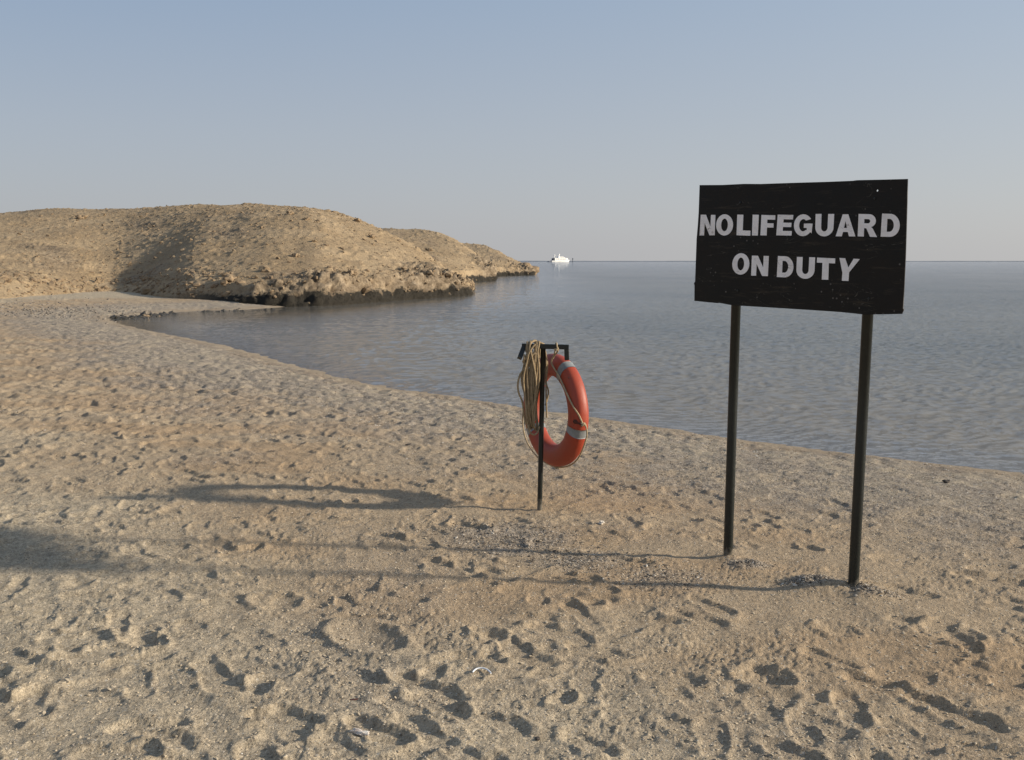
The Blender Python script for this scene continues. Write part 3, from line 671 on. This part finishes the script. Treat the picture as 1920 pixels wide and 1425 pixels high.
def filled(name, loops, thick, off, mat, parent):
    cu = bpy.data.curves.new(name, 'CURVE'); cu.dimensions = '2D'; cu.fill_mode = 'BOTH'; cu.extrude = thick/2
    for L in loops:
        sp_ = cu.splines.new('POLY'); sp_.points.add(len(L)-1)
        for k, q in enumerate(L): sp_.points[k].co = (float(q[0]), float(q[1]), 0, 1)
        sp_.use_cyclic_u = True
    t = bpy.data.objects.new('t', cu); col.objects.link(t); dg = bpy.context.evaluated_depsgraph_get()
    me = bpy.data.meshes.new_from_object(t.evaluated_get(dg)); bpy.data.objects.remove(t); bpy.data.curves.remove(cu)
    me.name = name; me.materials.clear(); me.materials.append(mat)
    base = plane_pt-O
    for v in me.vertices:
        x, y, z = v.co; q = base+sdir*x+np.array([0, 0, y])+snor*(z+off+thick/2); v.co = tuple(q)
    o = bpy.data.objects.new(name, me); col.objects.link(o); o.parent = parent; return o
M_ = NT('black_sign_paint', .5, spec=.22)
sc = M_.noise(3.5, 6, .7); st = M_.noise(6, 4, .6, stretch=(1, 1, 9))
c = M_.mix(M_.ramp(sc, [(.4, 0.0), (.7, .8)]), (.0075, .0065, .0055), (.017, .0125, .009))
c = M_.mix(M_.ramp(st, [(.58, 0.0), (.75, .5)]), c, (.070, .052, .034))
wv = M_.noise(2.3, 2, .5, 3.0, stretch=(1, 1, 4)); line = M_.ramp(M_.math('ABSOLUTE', M_.math('SUBTRACT', wv, .5)), [(0.0, 1.0), (.0035, 0.0)])
line = M_.math('MULTIPLY', line, M_.ramp(M_.noise(5, 3), [(.50, 0.0), (.58, .8)])); c = M_.mix(line, c, (.14, .125, .10))
dots = M_.math('MULTIPLY', M_.ramp(M_.voro(30), [(.10, 1.0), (.16, 0.0)]), M_.ramp(M_.noise(4, 2), [(.52, 0.0), (.60, .7)])); c = M_.mix(dots, c, (.15, .135, .12))
M_.color(c); M_.set(M_.p.inputs['Roughness'], M_.ramp(sc, [(.3, .36), (.7, .6)])); M_.normal(M_.bump(M_.noise(9, 5), .003)); M_board = M_.m
M_ = NT('white_letter_film', .55, spec=.3); n_ = M_.noise(14, 5, .6)
c = M_.mix(M_.ramp(n_, [(.45, 0.0), (.75, .7)]), (.86, .82, .80), (.66, .60, .56))
wv = M_.noise(3.0, 2, .5, 2.0, stretch=(1, 1, 5)); line = M_.math('MULTIPLY', M_.ramp(M_.math('ABSOLUTE', M_.math('SUBTRACT', wv, .5)), [(0.0, 1.0), (.006, 0.0)]), M_.ramp(M_.noise(7, 2), [(.5, 0.0), (.56, .8)]))
c = M_.mix(line, c, (.22, .17, .14)); M_.color(c); M_letter = M_.m

outline = [(143,118),(330,117),(510,108),(640,109),(900,100),(1200,91),(1395,83),(1430,78),(1660,73),(1845,68),(1841,250),(1828,700),(1814,1000),(1806,1128),(1814,1136),(1798,1172),(1500,1178),(1300,1157),(1080,1142),(860,1128),(480,1105),(400,1099),(300,1081),(288,1084),(100,1065),(101,935),(95,925),(106,905),(118,560),(128,450),(135,340)]
OL = [s2(on_sign(*cpx(*q))) for q in outline]
hc = s2(on_sign(*cpx(1597, 163))); hole = [hc+.0048*np.array([math.cos(a), math.sin(a)]) for a in np.linspace(0, 2*math.pi, 12, endpoint=False)]
board = filled('board', [OL, hole], .005, 0.0, M_board, sign_root)
def arc(cx, cy, rx, ry, a0, a1, n=14):
    return [(cx+rx*math.cos(math.radians(a)), cy+ry*math.sin(math.radians(a))) for a in np.linspace(a0, a1, n)]
S = .30
GLY = {
 'N': [[(0,0),(0,1),(.36,1),(.70,.42),(.70,1),(1,1),(1,0),(.66,0),(.30,.60),(.30,0)]],
 'O': [arc(.5,.5,.5,.5,0,360,40)[:-1], arc(.5,.5,.20,.30,0,360,32)[:-1]],
 'L': [[(0,0),(0,1),(.44,1),(.44,.24),(1,.24),(1,0)]],
 'I': [[(0,0),(0,1),(1,1),(1,0)]],
 'F': [[(0,0),(0,1),(1,1),(1,.78),(.44,.78),(.44,.60),(.90,.60),(.90,.39),(.44,.39),(.44,0)]],
 'E': [[(0,0),(0,1),(1,1),(1,.78),(.40,.78),(.40,.62),(.93,.62),(.93,.41),(.40,.41),(.40,.22),(1,.22),(1,0)]],
 'G': [arc(.5,.5,.5,.5,35,322,34)+[(.97,.13),(1,.58),(.54,.58),(.54,.38),(.70,.38),(.70,.27)]+arc(.5,.5,.22,.28,310,50,22)+[]],
 'U': [[(0,1),(.32,1),(.32,.40)]+arc(.5,.40,.18,.18,180,360,14)+[(.68,1),(1,1),(1,.40)]+arc(.5,.40,.5,.40,0,-180,26)[1:]],
 'A': [[(0,0),(.34,1),(.66,1),(1,0),(.68,0),(.62,.20),(.37,.20),(.31,0)], [(.42,.38),(.58,.38),(.50,.70)]],
 'R': [[(0,0),(0,1),(.58,1)]+arc(.58,.71,.36,.29,90,-72,16)[1:]+[(.78,.36),(1,0),(.64,0),(.44,.37),(.32,.37),(.32,0)], [(.32,.78),(.54,.78)]+arc(.54,.69,.10,.09,90,-90,8)[1:-1]+[(.54,.59),(.32,.59)]],
 'D': [[(0,0),(0,1),(.48,1)]+arc(.48,.5,.52,.5,90,-90,26)[1:-1]+[(.48,0)], [(.31,.78),(.44,.78)]+arc(.44,.5,.24,.28,90,-90,18)[1:-1]+[(.44,.22),(.31,.22)]],
 'T': [[(.31,0),(.31,.77),(0,.77),(0,1),(1,1),(1,.77),(.66,.77),(.66,0)]],
 'Y': [[(.20,0),(.20,.36),(0,1),(.28,1),(.47,.60),(.70,1),(1,1),(.52,.38),(.52,0)]],
}
LET = [('N',(148,360),(268,362),(262,528),(138,530)), ('O',(276,357),(414,357),(410,531),(272,530)), ('L',(447,360),(560,361),(553,532),(441,528)),
 ('I',(573,360),(623,361),(615,531),(567,530)), ('F',(645,362),(758,365),(752,531),(636,529)), ('E',(778,360),(905,362),(890,531),(766,529)),
 ('G',(914,356),(1066,358),(1058,536),(908,535)), ('U',(1088,354),(1240,354),(1230,538),(1084,537)), ('A',(1262,357),(1404,357),(1413,538),(1252,537)),
 ('R',(1440,354),(1590,357),(1590,543),(1432,537)), ('D',(1632,351),(1778,356),(1774,543),(1620,540)),
 ('O',(410,675),(548,676),(543,851),(402,850)), ('N',(567,695),(705,698),(697,863),(560,858)), ('D',(780,698),(908,703),(904,876),(770,870)),
 ('U',(935,705),(1084,709),(1075,887),(928,882)), ('T',(1100,711),(1248,718),(1243,895),(1092,889)), ('Y',(1283,714),(1450,723),(1440,906),(1268,899))]
for ch, tl, tr, br, bl in LET:
    Q = [s2(on_sign(*cpx(*q), off=.006)) for q in (tl, tr, br, bl)]
    loops = []
    for k, L in enumerate(GLY[ch]):
        pts = [(Q[3]*(1-x)+Q[2]*x)*(1-y)+(Q[0]*(1-x)+Q[1]*x)*y for x, y in L]; loops.append(pts)
    o = filled('letter', loops, .0012, .0052, M_letter, board)
def post_to(base, top, rad, name, parent, origin, mat, extra=.0, buried=.25):
    d = (top-base); n = d/np.linalg.norm(d); A = base-n*buried; B = top+n*extra
    V, F = sweep([A, base, base+n*.02, (A+B)/2, B], rad, 24); return mesh_py(name, V-origin, F, mat, parent, True)
for b_, (tx, ty), (ex) in ((POST_L, (1380, 573), .50), (POST_R, (1627, 590), .53)):
    d = ray(tx, ty); t = np.dot(b_-np.array([0, 0, H_EYE]), snor)/np.dot(d, snor); top = np.array([0, 0, H_EYE])+d*t
    pp = post_to(b_, top, PR if tx < 1500 else .0262, 'post', sign_root, O, M_post, ex)
# bolts through the board into the posts
for b_, (tx, ty) in ((POST_L, (1388, 380)), (POST_L, (1383, 545)), (POST_R, (1640, 372)), (POST_R, (1629, 560))):
    c_ = on_sign(tx, ty, .0052)-O; A = np.array([c_, c_+snor*.003, c_+snor*.0035]); V, F = sweep(A, [.006, .006, .003], 6); mesh_py('bolt', V, F, M_post, sign_root)
tag(sign_root, 'black board reading NO LIFEGUARD ON DUTY in white capitals on two black posts', 'sign')

# ------------------------------------------------------------------ rack, life ring and rope
rack = empty('hanging_rack', POST_K); K = POST_K; ky = K[1]
bl_, br_ = on_y(983, 648.5, ky-.0), on_y(1062, 650.5, ky-.02); tipL = on_y(974, 672, ky-.05); tipR = on_y(1063, 675, ky-.02); top = on_y(1018.5, 651, ky)
mb = MB(); V, F = sweep([K-np.array([0, 0, .25]), K, (K+top)/2, top], .0165, 20); mb.add(V-K, F); mb.build('post', M_post, rack, True)
def square_bar(A, B, hw, name, parent, origin, mat, e=0.0):
    A, B = np.asarray(A, float), np.asarray(B, float); n = (B-A)/np.linalg.norm(B-A); A = A-n*e; B = B+n*e
    a = np.cross(n, [0, 1, 0]); a /= np.linalg.norm(a); b = np.cross(n, a); V = []
    k = hw*.82
    for P_ in (A, B):
        for u, v in ((k, hw), (hw, k), (hw, -k), (k, -hw), (-k, -hw), (-hw, -k), (-hw, k), (-k, hw)): V.append(P_+a*u+b*v-origin)
    F = [tuple(range(8)), tuple(range(15, 7, -1))]+[(i, 8+i, 8+(i+1) % 8, (i+1) % 8) for i in range(8)]
    return mesh_py(name, V, F, mat, parent)
square_bar(bl_, br_, .0155, 'crossbar', rack, K, M_post, .0155)
square_bar(bl_+(tipL-bl_)*.10, tipL, .0150, 'hook_arm', rack, K, M_post); square_bar(br_+(tipR-br_)*.17, tipR, .0150, 'hook_arm', rack, K, M_post)
tag(rack, 'black steel post with a crossbar and two down-turned hooks standing in the sand', 'rack')

RC = on_y(1040, 769, ky+.16); ra = math.radians(-62.5); rs = np.array([math.cos(ra), math.sin(ra), 0]); rn = np.array([-math.sin(ra)*-1, 0, 0])
rn = np.array([math.sin(ra), -math.cos(ra), 0]); up_ = np.array([0, 0, 1.0])
RM, RW, RT = .305, .0745, .058        # mid radius, half width in plane, half thickness
def RP(phi, rad, off): return RC+rs*(rad*math.cos(phi))+up_*(rad*math.sin(phi))+rn*off
ring = empty('life_ring', RC)
def torus_part(p0, p1, nu, grow, closed):
    us = np.linspace(p0, p1, nu, endpoint=not closed); nv = 40; V = []
    for u in us:
        for k in range(nv):
            a = 2*math.pi*k/nv; c_, s_ = math.cos(a), math.sin(a); e = .82
            x = (RW+grow)*math.copysign(abs(c_)**e, c_); y = (RT+grow)*math.copysign(abs(s_)**e, s_)
            V.append(RP(u, RM+x, y)-RC)
    return np.array(V), nv
V, nv = torus_part(0, 2*math.pi, 128, 0, True)
F = [(i*nv+j, i*nv+(j+1) % nv, ((i+1) % 128)*nv+(j+1) % nv, ((i+1) % 128)*nv+j) for i in range(128) for j in range(nv)]
M_ = NT('orange_ring_shell', .5, spec=.4); n1 = M_.noise(5, 5, .65); n2 = M_.noise(40, 4, .7)
c = M_.mix(M_.ramp(n1, [(.35, 0.0), (.7, .8)]), (.33, .045, .018), (.27, .055, .028)); c = M_.mix(M_.ramp(n2, [(.62, 0.0), (.75, .5)]), c, (.28, .085, .05))
c = M_.mix(M_.ramp(M_.noise(9, 5, .8, 1.5), [(.60, 0.0), (.72, .55)]), c, (.32, .055, .03))
M_.color(c); M_.normal(M_.bump(n2, .0012)); M_ring = M_.m
mesh_py('ring_body', V, F, M_ring, ring, True)
M_tape = simple('grey_reflective_tape', (.17, .18, .18), (.25, .26, .26), 25, .45, .0006)
for deg in (60, -17, 136, 214):
    V, nv = torus_part(math.radians(deg-4.6), math.radians(deg+4.6), 7, .0016, False)
    F = [tuple(f) for f in grid_faces(7, nv, True)]+[tuple(range(nv)), tuple(range(6*nv, 7*nv))[::-1]]
    mesh_py('reflective_tape', V, F, M_tape, ring, True)
M_dark = simple('dark_hole_and_fixing', (.05, .012, .006), (.09, .02, .01), 50, .8, 0)
c_ = RP(math.radians(44), RM+.052, -(-RT)*.80)
mb = MB(); V, F = sweep([c_-rn*.012-RC, c_+rn*.0018-RC], .0055, 12); mb.add(V, F); mb.build('hole_disc', M_dark, ring, True)  # dark disc in place of a small hole, its shade put into the colour
def rope_mat(name, a, b):
    M = NT(name, .9, spec=.15); M.color(M.ramp(M.noise(60, 4, .7), [(.3, a), (.7, b)])); M.normal(M.bump(M.noise(300, 3), .0008)); return M.m
M_rope = rope_mat('weathered_rope', (.20, .145, .085), (.38, .29, .18)); M_line = rope_mat('pale_line', (.30, .22, .13), (.48, .39, .26))
def rope(name, pts, rad, parent, origin, mat, step=.004, pitch=.012):
    P = spline(pts, step); V, F = sweep(P, rad, 12, 3, pitch); return mesh_py(name, V-origin, F, mat, parent, True)
# grab line: over the crossbar, down to the knot on the near rim, slack round to the bottom, and the far side
yb = br_[1]; bx = on_y(1043, 650, yb); side = 1.0
OUT = RM+RW
kn = RP(math.radians(-6), OUT+.006, .012)
g1 = [on_y(1037, 672, yb+.06), on_y(1040.5, 660, yb+.03), bx+np.array([-.005, .020, .0]), bx+np.array([-.001, .012, .021]), bx+np.array([.002, -.012, .021]), bx+np.array([.004, -.024, .0]), on_y(1046, 658, yb-.015),
      RP(0, .075, RT+.012)+up_*.335, RP(0, .17, RT+.009)+up_*.25, RP(0, .265, RT+.009)+up_*.155, RP(0, .335, RT*.8+.012)+up_*.075, RP(0, .372, RT*.4+.014)+up_*.02, kn]
def off_ring(Pt):                                   # keep a point on the viewer's side of the ring body
    return Pt
rope('grab_line', [g1[0]]+g1[1:], .0058, ring, RC, M_line)
g2 = [kn, RP(math.radians(-7), OUT+.020, .0), RP(math.radians(-15), OUT+.030, -.01), RP(math.radians(-26), OUT+.026, -.01), RP(math.radians(-38), OUT+.012, -.02), RP(math.radians(-52), OUT+.006, -.03), RP(math.radians(-68), OUT+.007, -.02), RP(math.radians(-84), OUT+.008, -.0)]
rope('grab_line', g2, .0055, ring, RC, M_line)
g3 = [RP(math.radians(-84), OUT+.008, 0), RP(math.radians(-104), OUT+.010, .01), RP(math.radians(-122), OUT+.030, .02), RP(math.radians(-142), OUT+.050, .03), RP(math.radians(-160), OUT+.045, .03), RP(math.radians(-178), OUT+.018, .02), RP(math.radians(-190), OUT+.008, .01)]
rope('grab_line', g3, .0055, ring, RC, M_line)
def knot(c, s, parent, origin, mat, name='knot'):
    t = np.linspace(0, 2*math.pi, 90); P = np.stack([np.sin(t)+2*np.sin(2*t), (np.cos(t)-2*np.cos(2*t))*.8, -np.sin(3*t)*1.2], -1)*s/3+c
    V, F = sweep(P, .0052, 10, 3, .012); return mesh_py(name, V-origin, F, mat, parent, True)
knot(kn, .018, ring, RC, M_line); knot(RP(math.radians(-84), OUT+.006, 0), .016, ring, RC, M_line); knot(bx+np.array([.0, -.022, -.018]), .011, ring, RC, M_line)
kb = RP(math.radians(-4), RM+.045, RT*.85)
mb = MB(); V, F = sweep([kb-rn*.01-RC, kb+rn*.006-RC, kb+rn*.012-RC], [.016, .014, .008], 10); mb.add(V, F)
V, F = sweep([kb+rn*.004-RC, (kb+kn)/2+rn*.012-RC, kn-RC], .0065, 8); mb.add(V, F); mb.build('line_fixing', M_dark, ring, True)
tag(ring, 'faded orange life ring with grey reflective bands hanging from the right hook of the rack', 'life ring')

coil = empty('rope_coil', on_y(1003, 650, ky)); CO = on_y(1003, 650, ky); r = np.random.default_rng(12); zb = CO[2]
def X(px): return (px-CX)/F_PX*ky*1.015
for i in range(13):                                  # hanks over the crossbar, each a long closed hank
    t = i/12; xt = X(988+r.uniform(0, 24)); xf = X(984+23*t+r.normal(0, 2)); zbot = zb-r.uniform(.46, .57); zt = zb+.021+r.uniform(0, .014)
    bow = r.normal(0, .008); xm = X(977+33*t)+r.normal(0, .006); xb = X(990+r.uniform(0, 16))
    yf = -.024-r.uniform(0, .028); ybk = .026+r.uniform(0, .012)
    P = [(xt, ky, zt), (xt-.002, ky+yf*.8, zt-.010), (xt*.6+xm*.4, ky+yf-.01, zb-.06), (xm+bow, ky+yf-.006, zb-.20), (xm*.6+xb*.4+bow, ky+yf, (zb+zbot)/2-.08), (xb-.012, ky+yf*.8, zbot+.05),
         (xb-.002, ky+yf*.3, zbot), (xb+.014, ky+.006, zbot+.02), (xb*.5+xm*.5+.012, ky+ybk*.8, zbot+.14), (xm+.01, ky+ybk, zb-.2), (xt+.006, ky+ybk, zb-.05), (xt+.003, ky+ybk*.7, zt-.012), (xt, ky, zt+.001)]
    rope('rope_loop', P, .0068, coil, CO, M_rope)
def pxy(px, py, dy): return on_y(px, py, ky+dy)
rope('rope_loop', [pxy(997, 650, -.04), pxy(991, 668, -.05), pxy(985, 688, -.05), pxy(975, 703, -.05), pxy(971, 722, -.05), pxy(973, 738, -.05), pxy(979, 752, -.045), pxy(982, 772, -.04), pxy(985, 795, -.04)], .0066, coil, CO, M_rope)
rope('rope_loop', [pxy(1014, 645, .03), pxy(1023, 662, .035), pxy(1024, 700, .035), pxy(1024, 740, .035), pxy(1025, 783, .035)], .0062, coil, CO, M_rope)
rope('rope_loop', [pxy(1016, 645, .04), pxy(1026, 680, .045), pxy(1024, 716, .045), pxy(1028, 732, .045), pxy(1027, 745, .045), pxy(1023, 760, .04)], .0058, coil, CO, M_rope)
rope('rope_loop', [pxy(983, 665, -.05), pxy(983, 672, -.06), pxy(981, 679, -.05), pxy(986, 681, -.045), pxy(992, 676, -.05), pxy(998, 666, -.055), pxy(1006, 660, -.05)], .0070, coil, CO, M_rope)
rope('rope_loop', [pxy(1004, 644, -.045), pxy(995, 656, -.055), pxy(989, 668, -.06), pxy(983, 676, -.055), pxy(984, 683, -.05), pxy(990, 678, -.055)], .0070, coil, CO, M_rope)
rope('rope_loop', [pxy(988, 790, -.03), pxy(993, 809, -.04), pxy(1001, 815, -.04), pxy(1008, 810, -.03), pxy(1011, 800, -.01)], .0064, coil, CO, M_rope)
rope('rope_loop', [pxy(986, 660, -.03), pxy(989, 645, -.03), pxy(997, 640.5, -.01), pxy(1006, 642, .0), pxy(1014, 643, -.01), pxy(1021, 646, .01)], .0066, coil, CO, M_rope)
rope('rope_loop', [pxy(991, 652, -.035), pxy(996, 643, -.03), pxy(1002, 638.5, 0), pxy(1008, 641, .02), pxy(1013, 646, .03)], .0066, coil, CO, M_rope)
tag(coil, 'tan rope gathered in a long untidy hank over the left of the crossbar', 'rope')

# ------------------------------------------------------------------ ship, marker and reef on the horizon
D = 1500.0; sc_ = D/F_PX
M_white = simple('white_hull_paint', (.78, .77, .74), (.84, .83, .80), .3, .4, 0); M_glass = simple('dark_glass', (.05, .06, .07), (.09, .10, .11), 1, .2, 0); M_shade = simple('dark_blue_and_stern_shade', (.05, .06, .09), (.08, .09, .12), 1, .6, 0)
x0 = (1033-CX)*sc_; boat = empty('motor_yacht', (x0, D, ZW), math.radians(32)); boat.scale = (1.2, 1, .82)
def bx(x0, x1, z0, z1, hw, name, mat, parent, rake0=0, rake1=0):
    V = []
    for yy in (-hw, hw): V += [(x0, yy, z0), (x1, yy, z0), (x1+rake1, yy, z1), (x0+rake0, yy, z1)]
    return mesh_py(name, V, [(0,1,2,3), (7,6,5,4), (0,4,5,1), (3,2,6,7), (0,3,7,4), (1,5,6,2)], mat, parent)
px1 = sc_
hull = MB(); st = [(0, 2.6, 3.0), (4, 3.3, 2.8), (14, 3.4, 2.6), (22, 2.6, 2.9), (25.5, 1.2, 3.4), (28, .05, 4.0)]; V = []
for x, hw, zt in st: V += [(x-.0, -hw, zt), (x*.93+.3, -hw*.75, -.8), (x*.93+.3, hw*.75, -.8), (x, hw, zt)]
F = [(4*i+a, 4*i+(a+1) % 4, 4*i+4+(a+1) % 4, 4*i+4+a) for i in range(len(st)-1) for a in range(4)]+[(0, 3, 2, 1), (20, 21, 22, 23)]
hull.add(V, F).build('hull', M_white, boat)
bx(-5.5, .0, 0.2, 2.0, 2.4, 'shaded_stern', M_shade, boat, 2.5, 0)  # dark wedge: the stern's shade put into the colour
s1 = bx(4.2, 25.0, 2.9, 7.4, 2.7, 'main_deck', M_white, boat, 0, -1.6)
for k in range(6): bx(6.0+k*2.5, 7.7+k*2.5, 4.8, 6.1, 2.75, 'window', M_glass, s1)
s2_ = bx(9.5, 20.0, 7.4, 10.0, 2.2, 'upper_deck', M_white, boat, .6, -3.0)
for k in range(3): bx(12.4+k*1.9, 13.7+k*1.9, 8.0, 8.9, 2.25, 'window', M_glass, s2_)
bx(1.0, 8.5, 6.0, 7.6, 2.5, 'canopy', M_shade, boat, 3.0, .5); bx(1.0, 1.5, 2.8, 6.2, 2.4, 'canopy_support', M_shade, boat, 2.0, 2.0)
bx(10.5, 12.4, 10.0, 13.0, .8, 'mast', M_white, boat, .7, -.6)
V, F = rock_mesh(3, 2, 1, 0); mesh_py('radar_dome', V*1.3+np.array([11.6, 0, 13.6]), F, M_white, boat, True); mesh_py('radar_dome', V*1.1+np.array([4.8, 0, 12.3]), F, M_white, boat, True)
bx(4.6, 5.1, 7.6, 11.6, .3, 'dome_support', M_white, boat)
tag(boat, 'white motor yacht with dark windows lying on the horizon beyond the headland', 'yacht')
mk = empty('channel_marker', ((1073-CX)*1300/F_PX, 1300, ZW)); mb = MB(); V, F = sweep([(0, 0, -1), (0, 0, 5.2)], .35, 8); mb.add(V, F); mb.build('pole', M_shade, mk)
mb = MB(); V, F = sweep([(0, 0, 3.6), (0, 0, 3.7), (0, 0, 5.0), (0, 0, 5.3)], [.1, .75, .75, .1], 8); mb.add(V, F); mb.build('top_mark', M_shade, mk)
tag(mk, 'thin dark navigation marker standing in the sea right of the yacht', 'sea marker')
n = 300; xs = np.linspace(-300, 4200, n); V = []
hh = 1.55+.5*perlin2(xs*.01, xs*0, 3)+.35*perlin2(xs*.05, xs*0, 4)
for x, h_ in zip(xs, hh): V += [(x, 2585, ZW-1), (x, 2600, ZW+h_), (x, 2640, ZW-1)]
tag(mesh_np('distant_reef', V, grid_faces(n, 3)[:, ::-1], simple('far_reef_rock', (.10, .12, .15), (.14, .16, .19), .05, .9, 0)), kind='structure')

# ------------------------------------------------------------------ small things lying on the sand
def pebble(px, py, wpx, name, mat, label, cat, k=0, flat=.8, ys=.7, rot=None, sink=.25):
    pos = on_z(px, py); size = wpx/F_PX*pos[1]*.5; V, F = rocks_hi[k % 6]; W = V*np.array([size, size*ys, size*flat])
    a = (k*.9 if rot is None else rot); W = np.stack([W[:, 0]*math.cos(a)-W[:, 1]*math.sin(a), W[:, 0]*math.sin(a)+W[:, 1]*math.cos(a), W[:, 2]], -1)
    o = mesh_np(name, W, F, mat); o.location = (float(pos[0]), float(pos[1]), gz(pos[0], pos[1])+size*flat*.6*(1-sink)); tag(o, label, cat); return o
M_coral = simple('bleached_coral', (.50, .38, .30), (.80, .76, .68), 60, .85, .004)
M_pale = simple('pale_stone', (.48, .43, .36), (.62, .57, .49), 60, .9, .002); M_drk = simple('dark_stone', (.03, .026, .022), (.09, .07, .055), 60, .8, .002)
pebble(675, 1369, 36, 'coral_fragment', M_coral, 'white and pinkish lump of broken coral near the bottom edge left of centre', 'coral', 2, .40, .38, -.35)
pebble(1128, 970, 12, 'stone', M_pale, 'pale stone lying alone on the sand right of the life ring post', 'stone', 1)
pebble(1490, 1091, 9, 'stone', M_pale, 'small bluish grey stone in the gravel heap left of the right sign post', 'stone', 3)
pebble(767, 821, 12, 'stone', M_drk, 'black stone in the footprints between the water and the ring shadow', 'stone', 4, .5)
pebble(665, 1303, 15, 'chip', simple('rust_chip', (.06, .018, .012), (.11, .03, .02), 60, .7, .001), 'thin dark reddish chip above the piece of coral', 'wood chip', 5, .2, .4, .2)
pebble(1776, 868, 12, 'stone', M_drk, 'dark stone standing at the waterline on the right', 'stone', 0, 1.0)
pebble(1008, 1372, 12, 'stone', M_drk, 'small dark stone pressed in the sand near the bottom edge', 'stone', 2, .5)
pebble(28, 1417, 12, 'shell', M_pale, 'round pale shell in the bottom left corner', 'shell', 2, .6)
P = [on_z(x, y) for x, y in ((886, 1253), (893, 1249), (903, 1248), (913, 1250), (921, 1255))]; zz = max(gz(q[0], q[1]) for q in P); P = [np.array([q[0], q[1], zz+.004+h_]) for q, h_ in zip(P, (0, .004, .006, .004, 0))]
V, F = sweep(spline(P, .003), .0032, 8); c0 = P[2].copy(); o = mesh_py('plastic_strip', V-c0, F, simple('white_plastic', (.72, .74, .76), (.80, .82, .84), 30, .4, 0), None, True); o.location = tuple(map(float, c0))
tag(o, 'thin curved strip of white plastic lying on the sand at lower centre', 'plastic strip')
